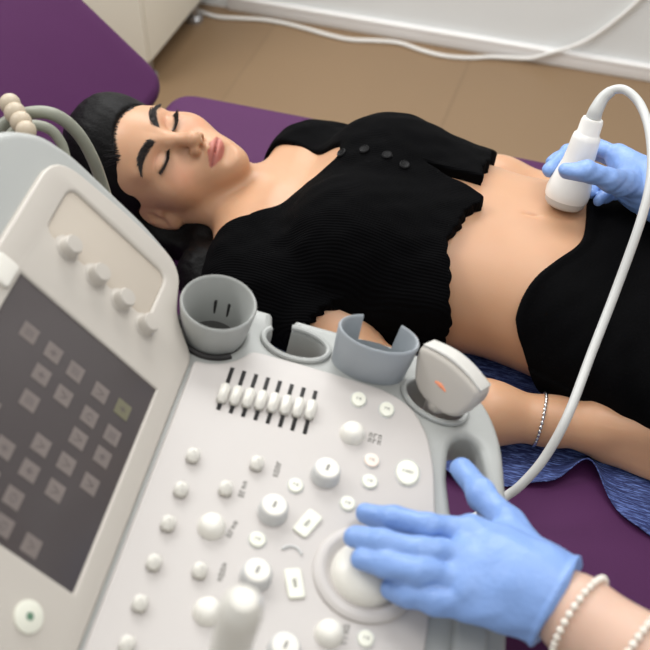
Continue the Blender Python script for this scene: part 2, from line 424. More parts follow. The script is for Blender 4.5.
# ------------------------------------------------------------------ couch
def couch():
    t = thing('examination_couch', 'purple vinyl examination couch with its backrest raised, the woman lies on it', 'couch', (.2, .97, 0))
    y0, y1 = .56, 1.352
    P = round_poly([(-.705, y0), (1.28, y0), (1.28, y1), (-.705, y1)], .05, 8)
    bm = plate([P], .085, .022, 5); bmesh.ops.translate(bm, verts=bm.verts[:], vec=(0, 0, CT)); bm_link('seat_cushion', bm, M['vinyl'], t)
    P = round_poly([(0, y0), (.72, y0), (.72, y1), (0, y1)], .055, 8)
    bm = plate([P], .085, .022, 5)
    b = rad(43)
    mtx = Matrix.Translation((-.706, 0, CT + .012)) @ Matrix(((-math.cos(b), 0, math.sin(b), 0), (0, 1, 0, 0), (math.sin(b), 0, math.cos(b), 0), (0, 0, 0, 1)))
    bmesh.ops.transform(bm, matrix=mtx, verts=bm.verts[:]); bmesh.ops.recalc_face_normals(bm, faces=bm.faces[:]); bm_link('backrest', bm, M['vinyl'], t)
    bm = bmesh.new(); box(bm, (-.66, .68, .46), (1.22, 1.26, .528), .01); bm_link('frame', bm, M['base'], t)
    bm = bmesh.new(); box(bm, (0, .82, .12), (.55, 1.12, .458), .03); bm_link('column', bm, M['cab'], t)
    bm = bmesh.new(); box(bm, (-.35, .72, .04), (.95, 1.22, .12), .03); bm_link('base', bm, M['cab'], t)
    for x in (-.3, .9):
        for y in (.77, 1.17):
            bm = bmesh.new(); lathe(bm, [(0, 0), (.03, 0), (.03, .03), (.012, .045), (0, .045)], Matrix.Translation((x, y, 0)), 16); bm_link('foot', bm, M['dark'], t)
couch()
# blue non-woven sheet
def sheet():
    X = np.arange(-.36, .9, .006); U = np.linspace(0, 1, 90)
    vs = []
    for x in X:
        edge = .724 + .008 * math.sin(x * 26 + .4) + .006 * math.sin(x * 47 + 1) + .034 * math.exp(-((x - .066) / .028) ** 2) - .02 * sstep(np.array(x), .09, .16)
        fold = math.exp(-((x - .062) / .026) ** 2)
        fold2 = math.exp(-((x + .10) / .05) ** 2)
        for u in U:
            y = edge + (1.2 - edge) * u ** 1.3
            w = max(0, 1 - (y - edge) / .036) ** 1.2 if y < edge + .036 else 0.0
            z = CT + .0018 + .021 * fold * w + .006 * fold2 * w + .0022 * (1 + math.sin(x * 55 + y * 30) * math.sin(y * 41 - x * 18)) * min(1, w * 1.5)
            z += .002 * (1 + math.sin(x * 120 + y * 60)) * w
            vs.append((x, y + .014 * fold * w, z))
    n = len(U); F = [(i * n + j, (i + 1) * n + j, (i + 1) * n + j + 1, i * n + j + 1) for i in range(len(X) - 1) for j in range(n - 1)]
    me = bpy.data.meshes.new('blue_sheet'); me.from_pydata(vs, [], F)
    o = link('blue_sheet', me, M['sheet'])
    s = o.modifiers.new('s', 'SOLIDIFY'); s.thickness = .0012; s.offset = -1
    tag(o, 'dark blue fibrous disposable sheet with a wavy edge, spread under the woman', 'sheet')
sheet()
PW, PT, PS = (0.361, 0.334, 0.202), (-0.571, 1.021, 0.719), 0.96
# ------------------------------------------------------------------ the patient
class Pose:
    def __init__(s, w, t, sc):
        th = np.linalg.norm(w); k = np.array(w) / th; K = np.array([[0, -k[2], k[1]], [k[2], 0, -k[0]], [-k[1], k[0], 0]])
        R = np.eye(3) + math.sin(th) * K + (1 - math.cos(th)) * K @ K
        s.R = (R @ np.array([[0, 0, -1], [1, 0, 0], [0, 1, 0]], float)).astype(f4); s.t = np.array(t, f4); s.s = sc
    def loc(s, P): return ((P - s.t) @ s.R) / s.s
    def wor(s, Q): return (np.asarray(Q, f4) * s.s) @ s.R.T + s.t
def mir(Q): return np.stack((np.abs(Q[:, 0]), Q[:, 1], Q[:, 2]), 1)
def head_sd(Q, eyes_closed=True):
    A = mir(Q)
    d = ell(Q, (0, -.012, .032), (.073, .095, .083))
    d = smin(d, ell(Q, (0, .020, .025), (.062, .066, .070)), .03)
    d = smin(d, ell(Q, (0, .020, -.035), (.058, .058, .062)), .03)
    d = smin(d, ell(Q, (0, .026, -.070), (.048, .052, .044)), .03)
    d = smin(d, sph(Q, (0, .072, -.0985), .0172), .034)
    d = smin(d, sph(A, (.044, .004, -.068), .0165), .035)
    d = smin(d, sph(A, (.043, .045, -.028), .0225), .03)
    d = smin(d, cap(A, (.010, .078, .015), (.043, .062, .020), .0105), .016)
    d = smin(d, ell(Q, (0, .063, -.066), (.030, .026, .027)), .022)
    d = smax(d, -ell(A, (.031, .101, -.001), (.021, .021, .0125)), .014)          # eye sockets
    d = smin(d, ell(A, (.0305, .0665, -.001), (.0150, .0135, .0125)), .005)       # closed lids over the eyeballs
    d = smin(d, chain(Q, [(0, .079, .012), (0, .090, -.010), (0, .1035, -.033)], [.0085, .0078, .0095], .006), .013)
    d = smin(d, sph(Q, (0, .106, -.0365), .0092), .007)
    d = smin(d, ell(A, (.0112, .0945, -.0425), (.0062, .0098, .0068)), .007)
    d = smin(d, cap(Q, (0, .1035, -.044), (0, .0925, -.0505), .0036), .006)
    d = smax(d, -ell(A, (.0060, .0995, -.0478), (.0032, .0058, .0036)), .003)
    x2 = Q[:, 0] / .024
    bow = np.stack((Q[:, 0], Q[:, 1] + .012 * x2 ** 2, Q[:, 2] + .0008 * x2 ** 2), 1)
    d = smin(d, ell(bow, (0, .0895, -.0628), (.0205, .0075, .0052)), .005)
    d = smin(d, ell(bow, (0, .0885, -.0728), (.0185, .0085, .0068)), .005)
    d = smax(d, -ell(bow, (0, .0985, -.0673), (.0225, .0075, .0011)), .0026)
    d = smax(d, -ell(Q, (0, .0985, -.0845), (.016, .0085, .0065)), .012)           # under the lower lip
    # ear
    e = np.stack((A[:, 0] - .071 - .35 * (-.008 - A[:, 1]), A[:, 1] + .008 - .25 * (A[:, 2] + .012), A[:, 2] + .012), 1)
    er = ell(e, (0, 0, 0), (.0062, .0165, .030))
    er = smin(er, ell(e, (.001, .006, -.024), (.006, .008, .010)), .008)
    er = smax(er, -ell(e, (.0075, .002, 0), (.006, .0095, .0195)), .004)
    er = smin(er, chain(e, [(.003, .002, .014), (.003, -.006, .002), (.002, -.003, -.012)], [.0022, .0026, .0022], .004), .003)
    er = smin(er, sph(e, (.001, .0125, -.004), .0045), .006)
    return smin(d, er, .006)
def face_attrs(me, Q):
    x, y, z = Q.T; ax = np.abs(x); fr = sstep(y, .05, .07)
    zu = -.0582 - .0020 * np.exp(-(ax / .0030) ** 2) + .0011 * np.exp(-((ax - .0058) / .004) ** 2) - .0075 * (ax / .024) ** 2
    zl = -.0800 + .0115 * (ax / .024) ** 2.2
    lip = sstep(zu - z, -.0008, .0008) * sstep(z - zl, -.0008, .0008) * sstep(.0245 - ax, -.001, .002) * fr
    zm = -.0674 - .0008 * (ax / .024) ** 2
    attr(me, 'lip', lip * .85)
    attr(me, 'lipline', np.exp(-((z - zm) / .0011) ** 2) * sstep(.0240 - ax, -.001, .003) * fr * .75)
    attr(me, 'blush', .35 * np.exp(-(((ax - .043) / .02) ** 2 + ((z + .033) / .02) ** 2)) * fr + .3 * np.exp(-(((ax - .03) / .013) ** 2 + ((z - .007) / .007) ** 2)) * fr)
    # brow: arched tapered band
    u = np.clip((ax - .010) / .044, 0, 1)
    zc = .0158 + .0105 * np.sin(math.pi * .62 * u) - .006 * u ** 4
    hw = .0056 * (1 - .7 * sstep(u, .45, 1.0)) * (0.75 + .25 * sstep(u, 0, .2))
    brow = sstep(hw - np.abs(z - zc), -.0012, .0012) * sstep(ax, .0085, .013) * sstep(.0545 - ax, 0, .003) * sstep(y, .02, .04)
    attr(me, 'brow', brow * .92)
    v = (ax - .0310) / .0150
    zl2 = -.0035 - .0032 * (1 - v * v) + .0018 * v
    attr(me, 'lash', np.exp(-((z - zl2) / .0018) ** 2) * sstep(1.04 - np.abs(v), 0, .1) * fr * .9)
    zf = .0062 - .0045 * v * v
    attr(me, 'fold', np.exp(-((z - zf) / .0012) ** 2) * sstep(1.0 - np.abs(v), 0, .2) * fr * .30)
def march(sd, o, dirv, n=60):
    """points o moved along dirv to the surface"""
    o = np.asarray(o, f4).copy(); dirv = np.asarray(dirv, f4)
    for _ in range(n): o = o + dirv * (sd(o) * .7)[:, None]
    return o
def strands(name, roots, dirs, lens, rad0, m, parent, pose, curl=(0, 0, 0)):
    bm = bmesh.new()
    for p, d, L in zip(roots, dirs, lens):
        d = Vector(d).normalized(); p = Vector(p); c = Vector(curl) * L
        pts = [p, p + d * L * .5 + c * .3, p + d * L + c]
        W = [Vector(pose.wor(np.array([q]))[0]) for q in pts]
        tube(bm, W, [rad0, rad0 * .8, rad0 * .15], n=4, smooth_n=0)
    return bm_link(name, bm, m, parent)
def brows_lashes(parent, pose, sd, rg, lash_len=.0110):
    for sgn in (-1, 1):
        R, D, L = [], [], []
        for i in range(240):
            u = rg.uniform(0, 1); ax = .0105 + .0435 * u
            zc = .0158 + .0105 * math.sin(math.pi * .62 * u) - .006 * u ** 4
            hw = .0053 * (1 - .7 * float(sstep(np.array(u), .45, 1.0)))
            R.append((sgn * ax, .115, zc + rg.uniform(-1, 1) * hw)); s = .9 - 1.1 * u
            D.append((sgn * (.5 + .5 * u), .12, s * .8 if u < .75 else -.35)); L.append(.0045 + rg.uniform(0, .002))
        R = march(sd, R, np.tile((0, -1, 0), (len(R), 1)))
        strands('eyebrow', R, D, L, .00042, M['brow'], parent, pose)
        R, D, L = [], [], []
        for i in range(64):
            v = -1 + 2 * i / 63; ax = .0310 + .0150 * v
            R.append((sgn * ax, .115, -.0035 - .0032 * (1 - v * v) + .0018 * v - .0004)); D.append((sgn * (.45 * v + .1), .75, -.62)); L.append(lash_len * (.62 + .3 * (v + 1) / 2 + rg.uniform(-.1, .15)))
        R = march(sd, R, np.tile((0, -1, 0), (len(R), 1)))
        strands('eyelashes', R, D, L, .00060, M['lash'], parent, pose, curl=(sgn * .1, .1, .22))

PP = Pose(PW, PT, PS)
# torso stations along the couch: x, centre y, half width, top z
ST = np.array([(-.47, 1.00, .075, .680), (-.43, 1.00, .135, .705), (-.39, 1.005, .165, .732), (-.34, 1.01, .162, .760), (-.28, 1.012, .157, .776), (-.21, 1.012, .150, .782), (-.15, 1.010, .141, .783),
               (-.09, 1.010, .134, .778), (-.04, 1.006, .140, .777), (.01, 1.002, .150, .772), (.07, .998, .164, .764), (.15, .99, .168, .760), (.24, .98, .175, .757), (.32, .98, .170, .750)])
TX = np.linspace(-.47, .32, 300); kern = np.exp(-np.linspace(-2.2, 2.2, 31) ** 2); kern /= kern.sum()
TS = [np.convolve(np.pad(np.interp(TX, ST[:, 0], ST[:, i]), 15, mode='edge'), kern, 'valid') for i in (1, 2, 3)]
def torso_sd(P):
    x, y, z = P.T
    yc, a, zt = (np.interp(x, TX, s) for s in TS)
    zb = CT - .008; zc = zb + .45 * (zt - zb); b = np.where(z > zc, zt - zc, zc - zb)
    q = (np.abs((y - yc) / a) ** 2.5 + np.abs((z - zc) / b) ** 2.5) ** .4
    d = (q - 1) * np.minimum(a, b)
    return smax(d, np.maximum(-.46 - x, x - .32), .05).astype(f4)
SHR, SHL = (-.385, .885, .680), (-.395, 1.145, .676)
ARM_R = [SHR, (-.285, .857, .670), (-.185, .799, .656), (-.06, .790, .657), (.012, .806, .650), (.06, .809, .653)]
ARM_Rr = [.052, .037, .034, .0345, .0255, .025]
ARM_L = [SHL, (-.27, 1.180, .676), (-.13, 1.190, .668), (-.03, 1.180, .664), (.06, 1.155, .655)]
ARM_Lr = [.054, .042, .040, .036, .026]
def hand_sd(P, wrist, fwd, side, nrm, s=1.0, flip=1, curl=.35):
    """relaxed hand: wrist point, forward / thumb-side / back-of-hand unit vectors"""
    w = np.array(wrist); fw = np.array(fwd, float); fw /= np.linalg.norm(fw); nn = np.array(nrm, float); nn -= fw * (nn @ fw); nn /= np.linalg.norm(nn); sd_ = np.array(side, float); sd_ -= fw * (sd_ @ fw) + nn * (sd_ @ nn); sd_ /= np.linalg.norm(sd_)
    pt = lambda a, b, c=0: tuple(w + (fw * a + sd_ * b + nn * c) * s)
    d = None
    for k, (bs, L, rr) in enumerate(((.030, .070, .0088), (.010, .078, .0092), (-.010, .072, .0088), (-.029, .056, .0078))):
        kn = (.088 - .004 * abs(k - 1), bs * .95, .0)
        e = cap(P, pt(.0, bs * .45), pt(*kn), .019 * s, .0125 * s)
        d = e if d is None else smin(d, e, .014)
    for k, (bs, L, rr) in enumerate(((.030, .070, .0088), (.010, .078, .0092), (-.010, .072, .0088), (-.029, .056, .0078))):
        kn = (.088 - .004 * abs(k - 1), bs * .95, .0); a = 0; p = list(kn); pts = [pt(*kn)]
        for j, fr in enumerate((.42, .32, .26)):
            a += curl * (.6, 1, .8)[j]; p[0] += L * fr * math.cos(a); p[2] -= L * fr * math.sin(a); p[1] += bs * .05; pts.append(pt(*p))
        d = smin(d, chain(P, pts, [rr * 1.1 * s, rr * s, rr * .95 * s, rr * .8 * s], .003), .005)
    th = [pt(.018, .026, -.006), pt(.045, .046, -.014), pt(.072, .054, -.022), pt(.095, .054, -.030)]
    return smin(d, chain(P, th, [.015 * s, .0125 * s, .0105 * s, .0085 * s], .006), .012)
LEG = lambda s: [(.24, .985 + s * .085, .69), (.62, .985 + s * .08, .685), (.72, .985 + s * .08, .68), (1.0, .985 + s * .075, .665), (1.12, .985 + s * .075, .66)]
def bare_sd(P):
    """everything but the head"""
    d = torso_sd(P)
    for sg in (-1, 1):
        d = smin(d, ell(P, (-.265, 1.020 + sg * .070, .756), (.068, .066, .046)), .045)
    d = smin(d, cap(P, (-.41, .955, .676), SHR, .048, .052), .04)
    d = smin(d, cap(P, (-.41, 1.055, .676), SHL, .048, .052), .04)
    d = smin(d, chain(P, ARM_R, ARM_Rr, .02), .018)
    d = smin(d, chain(P, ARM_L, ARM_Lr, .02), .014)
    d = smax(d, -ell(P, (-.066, 1.010, .785), (.0100, .0018, .0105)), .005)      # navel
    m = P[:, 0] > -.02
    if m.any():
        Q = P[m]; e = d[m]
        e = smin(e, hand_sd(Q, (.06, .809, .653), (1, -.12, -.06), (0, .35, -.9), (.1, -1, .35), .95, curl=.28), .014)
        e = smin(e, hand_sd(Q, (.06, 1.155, .655), (1, -.06, 0), (0, -.4, -.9), (0, 1, .3), .92, curl=.4), .014)
        for s in (-1, 1):
            e = smin(e, chain(Q, LEG(s), [.085, .062, .058, .042, .036], .03), .03)
            e = smin(e, chain(Q, [(1.13, .985 + s * .075, .652), (1.15, .985 + s * .085, .74), (1.165, .985 + s * .095, .80)], [.036, .032, .018], .02), .02)
        d = d.copy(); d[m] = e
    return smax(d, CT + .0045 - P[:, 2], .004)
NECK = PP.wor([(0, -.024, -.035), (0, -.026, -.085), (0, -.016, -.125)])
CLAV = (-.395, 1.0, .672)
def neck_sd(P):
    d = chain(P, [NECK[0], NECK[1], CLAV], [.049, .045, .052], .03)
    Q = PP.wor([(-.052, -.012, -.045), (.052, -.012, -.045)])
    for q, c in ((Q[0], (-.392, .988, .722)), (Q[1], (-.392, 1.014, .724))):
        d = smin(d, cap(P, q, c, .011, .009), .03)
    return d
def patient_sd(P):
    d = bare_sd(P)
    m = P[:, 0] < -.33
    if m.any():
        Q = P[m]; e = smin(d[m], neck_sd(Q), .035)
        hq = head_sd(PP.loc(Q)) * PP.s
        e = smin(e, hq, .016)
        e = smin(e, cap(Q, (-.385, .99, .722), (-.375, .90, .724), .007, .006), .03)   # collar bones
        e = smin(e, cap(Q, (-.385, 1.01, .722), (-.385, 1.10, .720), .007, .006), .03)
        d = d.copy(); d[m] = e
    return smax(d, CT + .0045 - P[:, 2], .004).astype(f4)
person = thing('person', 'woman in black cropped cardigan lying on the purple couch with eyes closed', 'person', (-.2, 1.0, CT))
XS = axis((-.74, -.42, .0019), (-.42, .12, .003), (.12, 1.26, .011))
me, VP = mesh_sdf('body', patient_sd, XS, axis((.68, 1.32, .0022)), axis((CT - .03, .90, .0021)))
face_attrs(me, np.where((VP[:, 0] < -.36)[:, None], PP.loc(VP), -9))
link('body', me, M['skin'], person)
brows_lashes(person, PP, head_sd, rng)

# black rib-knit cropped cardigan
NECKLINE = [(-.70, .915), (-.435, .915), (-.405, .93), (-.345, 1.022), (-.322, 1.045), (-.328, 1.066), (-.365, 1.085), (-.405, 1.11), (-.44, 1.125), (-.70, 1.125)]
def hem_x(y, z): return -.139 - .012 * np.exp(-((y - .93) / .035) ** 2) + .014 * sstep(-y, -.90, -.84) + .010 * np.exp(-((y - 1.0) / .02) ** 2)
def along(P, a, b):
    a, b = np.array(a, f4), np.array(b, f4); d = (b - a) / np.linalg.norm(b - a); return (P - a) @ d
def top_sd(P):
    x, y, z = P.T
    d = torso_sd(P)
    for sg in (-1, 1): d = smin(d, ell(P, (-.265, 1.020 + sg * .070, .756), (.068, .066, .046)), .045)
    d = smin(d, cap(P, (-.41, .955, .676), SHR, .048, .052), .04); d = smin(d, cap(P, (-.41, 1.055, .676), SHL, .048, .052), .04)
    d = smin(d, cap(P, (-.41, .90, .715), (-.41, .94, .728), .02), .03)
    # the loose front flaps stand a little off the ribs
    loose = .006 + .010 * sstep(x, -.24, -.14) * sstep(z, .66, .74)
    wr = .0016 * noise3(P, 60, 3) + .0010 * noise3(P, 140, 5)
    ph = np.arctan2(z - .69, y - 1.01)
    hem = x - hem_x(y, z) - .0026 * np.abs(np.sin(ph * 26)) - .0022 * np.sin(ph * 15 + 1)
    d = smax(d - loose + wr, hem.astype(f4), .003)
    # sleeves
    for arm, rr, c in ((ARM_R, ARM_Rr, (.675, .86)), (ARM_L, ARM_Lr, (.675, 1.17))):
        s_ = along(P, arm[1], arm[2]); pr = np.arctan2(z - c[0], y - c[1])
        e = chain(P, arm[:3], rr[:3], .02) - .0075 - .004 * sstep(s_, -.05, .01) + wr
        d = smin(d, smax(e, (s_ - .012 - .0022 * np.sin(pr * 26)).astype(f4), .003), .014)
    d = smax(d, -poly_sd(x, y, NECKLINE), .004)
    # front opening below the last button
    sl_w = (x + .212) * .20
    slit = np.maximum(np.abs(y - (1.048 + (x + .212) * -.30)) - np.clip(sl_w, 0, .02), -(x + .212))
    d = smax(d, -np.where(z > .70, slit, 1).astype(f4), .003)
    d = smax(d, CT + .0035 - z, .003)
    return np.maximum(d, -.48 - x).astype(f4)
me, _ = mesh_sdf('cardigan', top_sd, axis((-.50, -.10, .0024)), axis((.78, 1.27, .0024)), axis((CT - .02, .86, .0024)))
cardigan = link('cardigan', me, M['knit'], person)
def top_z(x, y, sd, z0=.9):
    return march(sd, np.array([(x, y, z0)]), np.array([(0, 0, -1)]))[0]
for (x, y) in ((-.318, 1.042), (-.288, 1.041), (-.257, 1.036), (-.232, 1.028)):
    p = top_z(x, y, top_sd)
    g = np.array([top_sd((p + np.eye(3)[i] * .004)[None].astype(f4))[0] - top_sd((p - np.eye(3)[i] * .004)[None].astype(f4))[0] for i in range(3)])
    mtx = Matrix.Translation(p) @ Vector(g).to_track_quat('Z', 'Y').to_matrix().to_4x4()
    bm = bmesh.new(); lathe(bm, [(0, -.001), (.0066, -.001), (.0066, .0018), (.0054, .0028), (.0044, .0019), (0, .0016)], mtx, 20)
    for q in ((.0012, .0012), (-.0012, .0012), (.0012, -.0012), (-.0012, -.0012)):
        lathe(bm, [(0, .0024), (.0006, .0024), (.0006, .001)], mtx @ Matrix.Translation((q[0], q[1], 0)), 6)
    bm_link('button', bm, M['button'], cardigan)
# black skirt
def waist_x(y): return -.005 - .046 * sstep(-y, -.99, -.87) - .004 * np.sin(y * 30)
def skirt_sd(P):
    x, y, z = P.T
    d = torso_sd(P)
    e = smin(chain(P, LEG(-1)[:4], [.088, .072, .07, .06], .03), chain(P, LEG(1)[:4], [.095, .075, .07, .06], .03), .09)
    d = smin(d, e, .05)
    d = d - .007 - .004 * sstep(x, .0, .1) + .0035 * noise3(P, 34, 11) + .0012 * noise3(P, 110, 12)
    roll = np.exp(-((x - waist_x(y) - .006) / .007) ** 2) * .0035
    d = d - roll
    d = smax(d, CT + .0035 - z, .003)
    return np.maximum(smax(d, waist_x(y) + np.clip(.735 - z, 0, .2) * .45 * sstep(-y, -.95, -.90) - x, .004), x - .98).astype(f4)
me, _ = mesh_sdf('skirt', skirt_sd, axis((-.07, .16, .003), (.16, 1.0, .012)), axis((.74, 1.26, .003)), axis((CT - .02, .82, .003)))
link('skirt', me, M['skirt'], person)
# hair, drawn back and lying on the couch
def hair_sd(P):
    Q = PP.loc(P); A = mir(Q)
    d = ell(Q, (0, -.014, .038), (.081, .099, .096))
    d = smin(d, ell(Q, (0, -.062, .070), (.060, .050, .050)), .03)
    d = smin(d, ell(Q, (.012, .022, .082), (.064, .060, .052)), .03)
    st = noise3(np.stack((Q[:, 0] * 2.4, Q[:, 1] * .6 + Q[:, 2] * .6, Q[:, 2] * 2.0 - Q[:, 1]), 1), 90, 21)
    face = ell(Q, (0, .092, -.010), (.0735, .078, .079))
    face = smin(face, ell(A, (.055, .06, -.06), (.06, .055, .085)), .03)
    face = smin(face, ell(A, (.090, .004, -.024), (.038, .029, .040)), .02)
    w = (d + .0008 * st) * PP.s
    # lengths gathered behind the neck, spread on the near side
    a, b, c, e = PP.wor([(-.035, -.07, -.02), (-.055, -.075, -.085), (-.03, -.085, -.14), (.03, -.085, -.08)])
    for p in (a, b, c, e): p[2] = max(p[2], CT + .03)
    g = smin(cap(P, a, b, .052, .055), cap(P, b, c, .055, .04), .04); g = smin(g, cap(P, a, e, .05, .04), .04)
    g = smin(g, cap(P, (-.46, .915, CT + .03), (-.43, .872, CT + .022), .045, .03), .04)
    g = g + .0012 * st
    return np.maximum(smax(smin(w, g, .03), -face * PP.s, .006), CT + .001 - P[:, 2]).astype(f4)
me, _ = mesh_sdf('hair', hair_sd, axis((-.76, -.38, .0018)), axis((.82, 1.18, .0018)), axis((CT - .01, .86, .0018)))
link('hair', me, M['hair'], person)
# fine hairs along the hairline, swept back
QH = PP.loc(VP); fsd = ell(QH, (0, .092, -.010), (.0735, .078, .079))
cand = np.where((np.abs(fsd + .002) < .0035) & (QH[:, 2] > .050) & (VP[:, 0] < -.45))[0]
pick = rng.choice(cand, 420); R_, D_, L_ = [], [], []
for i in pick:
    q = QH[i]; o = np.array((q[0] * .35, -.75, .55)); nrm = q - np.array((0, -.01, .02)); nrm = nrm / np.linalg.norm(nrm)
    o = o - nrm * (o @ nrm); o = o / np.linalg.norm(o)
    R_.append(tuple(q - nrm * .0005)); D_.append(tuple(o + nrm * .22 + rng.normal(0, .08, 3))); L_.append(.012 + rng.uniform(0, .012))
strands('hairline', R_, D_, L_, .00038, M['lash'], person, PP)
# combed strands lying over the hair, gathered towards the back of the head
pick = rng.choice(cand, 420); S_ = VP[pick].astype(f4); Qs = PP.loc(S_); paths = []
S_ = S_ + (rng.normal(0, .003, S_.shape)).astype(f4)
goal = np.array((0, -.105, .050), f4)
for k in range(11):
    for _ in range(6):
        dd = hair_sd(S_); h_ = 8e-4; G_ = np.stack([hair_sd(S_ + np.eye(3, dtype=f4)[i] * h_) - dd for i in range(3)], 1) / h_
        S_ = (S_ - G_ * np.clip(dd - .0002, -.004, .004)[:, None] / ((G_ * G_).sum(1) + .05)[:, None]).astype(f4)
    paths.append(S_.copy()); Qs = PP.loc(S_); tg = goal + np.stack((Qs[:, 0] * .6, 0 * Qs[:, 0], 0 * Qs[:, 0]), 1) - Qs
    tg = tg / (np.linalg.norm(tg, axis=1)[:, None] + 1e-6); S_ = (S_ + (tg @ PP.R.T) * .0115).astype(f4)
bm = bmesh.new()
for i in range(len(pick)): tube(bm, [tuple(p[i]) for p in paths], [.0003] + [.00065] * 8 + [.0003], n=4, smooth_n=0)
bm_link('hair_strands', bm, M['strand'], person)
# silver chain bracelet on the near wrist
bm = bmesh.new(); c = np.array((-.002, .802, .652)); ax_ = np.array((1, .08, -.1)); ax_ /= np.linalg.norm(ax_)
u_ = np.cross(ax_, (0, 0, 1)); u_ /= np.linalg.norm(u_); v_ = np.cross(u_, ax_)
ring = []
for i in range(144):
    a = 2 * math.pi * i / 144; dirv = u_ * math.cos(a) + v_ * math.sin(a)
    ring.append(march(patient_sd, np.array([c + dirv * .036]), np.array([-dirv]))[0] + dirv * .0012)
tube(bm, [tuple(p) for p in ring] + [tuple(ring[0])], [.0010 + .0012 * abs(math.sin(math.pi * i / 4)) for i in range(145)], n=8, smooth_n=0, cap=False)
bm_link('bracelet', bm, M['silver'], person, label='silver chain bracelet on the wrist')
# ------------------------------------------------------------------ ultrasound console (deck frame: a = operator's right, b = away from the operator, c = up off the deck)
DR, DF, DN = Vector((-.1201, .9928, 0)), Vector((-.9745, -.1179, .1908)), Vector((.1894, .0229, .9816))
FH = Vector((-.9928, -.1201, 0))
DO = Vector((-.1036, .4176, .8745))
def frame_m(o, x, y, z): return Matrix.Translation(o) @ Matrix((x, y, z)).transposed().to_4x4()
# deck matrices use (a, -b) so that the frame stays right-handed: local x = a, local y = -b
DK = frame_m(DO, -DF, DR, DN)                 # local x = -b (towards operator), y = a, z = c
def D(a, b, c=0): return DK @ Vector((-b, a, c))
def dl(pts): return [(-b, a) for a, b in pts]
T2 = rad(50); SS = FH * math.cos(T2) + Vector((0, 0, 1)) * math.sin(T2); SM = Vector((.7605, .092, .6428))
SO = DO + DF * .187
SK = frame_m(SO, -SS, DR, SM)
def sp(pts): return [(-s_, a) for a, s_ in pts]
console = thing('ultrasound_console', 'white and grey ultrasound console with tilted touch screen, control knobs and probe holders', 'ultrasound machine', (-.14, .36, 0))
def part(name, bm, m, parent=console, mtx=None, label=None, smooth=True):
    if mtx is not None: bmesh.ops.transform(bm, matrix=mtx, verts=bm.verts[:])
    return bm_link(name, bm, m, parent, smooth, label)
# grey deck with probe holes, cable notches and handle openings
_arc = [(.2148 + .0165 * math.sin(t), .1030 + .0285 * math.cos(t)) for t in np.linspace(.57, 1.304 - 2 * math.pi, 34)]
out_r = [(.236, .215), (.2465, .16), (.2463, .1325)] + _arc + [(.2462, .1105), (.2462, .09), (.2475, -.002), (.2395, -.034), (.2125, -.079), (.1714, -.0985), (.0895, -.111), (-.0273, -.1195)]
out_l = [(-.0895, -.119), (-.1714, -.1085), (-.2125, -.089), (-.2395, -.044), (-.2475, -.002), (-.2465, .09), (-.24, .215)]
def ellipse(a, b, ra, rb, n=40, rot=0, gap=None):
    L = []
    for k in range(n):
        t = 2 * math.pi * k / n; x, y = rb * math.cos(t), ra * math.sin(t)
        L.append((a + y * math.cos(rot) + x * math.sin(rot), b + x * math.cos(rot) - y * math.sin(rot)))
    return L
hdl = [(.150, -.052), (.161, -.058), (.165, -.068), (.158, -.079), (.124, -.0895), (.078, -.0965), (.071, -.070), (.080, -.062), (.12, -.053)]
hdl_l = [(-a - .02, b - .004) for a, b in hdl][::-1]
H1, H4 = ellipse(.2045, .1785, .0275, .0275), ellipse(.1935, -.0325, .0180, .0290, rot=.35)
rail = plate([dl(round_poly(out_r + out_l, [.03, .02, .004] + [0] * 34 + [.004] + [.03] * (len(out_r + out_l) - 38), 5)), dl(round_poly(hdl, .012, 4))[::-1], dl(round_poly(hdl_l, .012, 4))[::-1], dl(H1)[::-1], dl(H4)[::-1]], .042, .007, 3)
deck = part('deck', rail, M['grey'], console, DK @ Matrix.Translation((0, 0, -.003)))
# raised lips round the two open holes, broken by the cable slot on the patient's side
for (a, b, ra, rb, rot, g0, g1) in ((.2148, .1030, .0185, .0310, 0, 33, 75), (.1935, -.0325, .0200, .0312, .35, 999, 999)):
    L = []
    for t in (np.linspace(0, 2 * math.pi, 65) if g0 > 360 else np.linspace(rad(g1), rad(g0) + 2 * math.pi, 60)):
        x, y = rb * math.cos(t), ra * math.sin(t); L.append(D(a + y * math.cos(rot) + x * math.sin(rot), b + x * math.cos(rot) - y * math.sin(rot), -.002))
    bm = bmesh.new(); tube(bm, L, .0028, n=8, smooth_n=0, cap=g0 < 360); part('holder_rim', bm, M['grey'])
# white key panel
PAN = [(-.205, .1855), (.1625, .1855), (.1620, .174), (.168, .158), (.178, .147), (.1905, .139), (.1908, .085), (.188, .012), (.176, -.0145), (.150, -.0315), (.1163, -.0415), (.0675, -.049), (0, -.0545), (-.0478, -.0555), (-.1363, -.0515), (-.176, -.035), (-.195, -.010), (-.2, .08)]
part('key_panel', plate([dl(round_poly(PAN, .012, 4))], .012, .003, 2), M['shell_white'], console, DK @ Matrix.Translation((0, 0, .0015)))
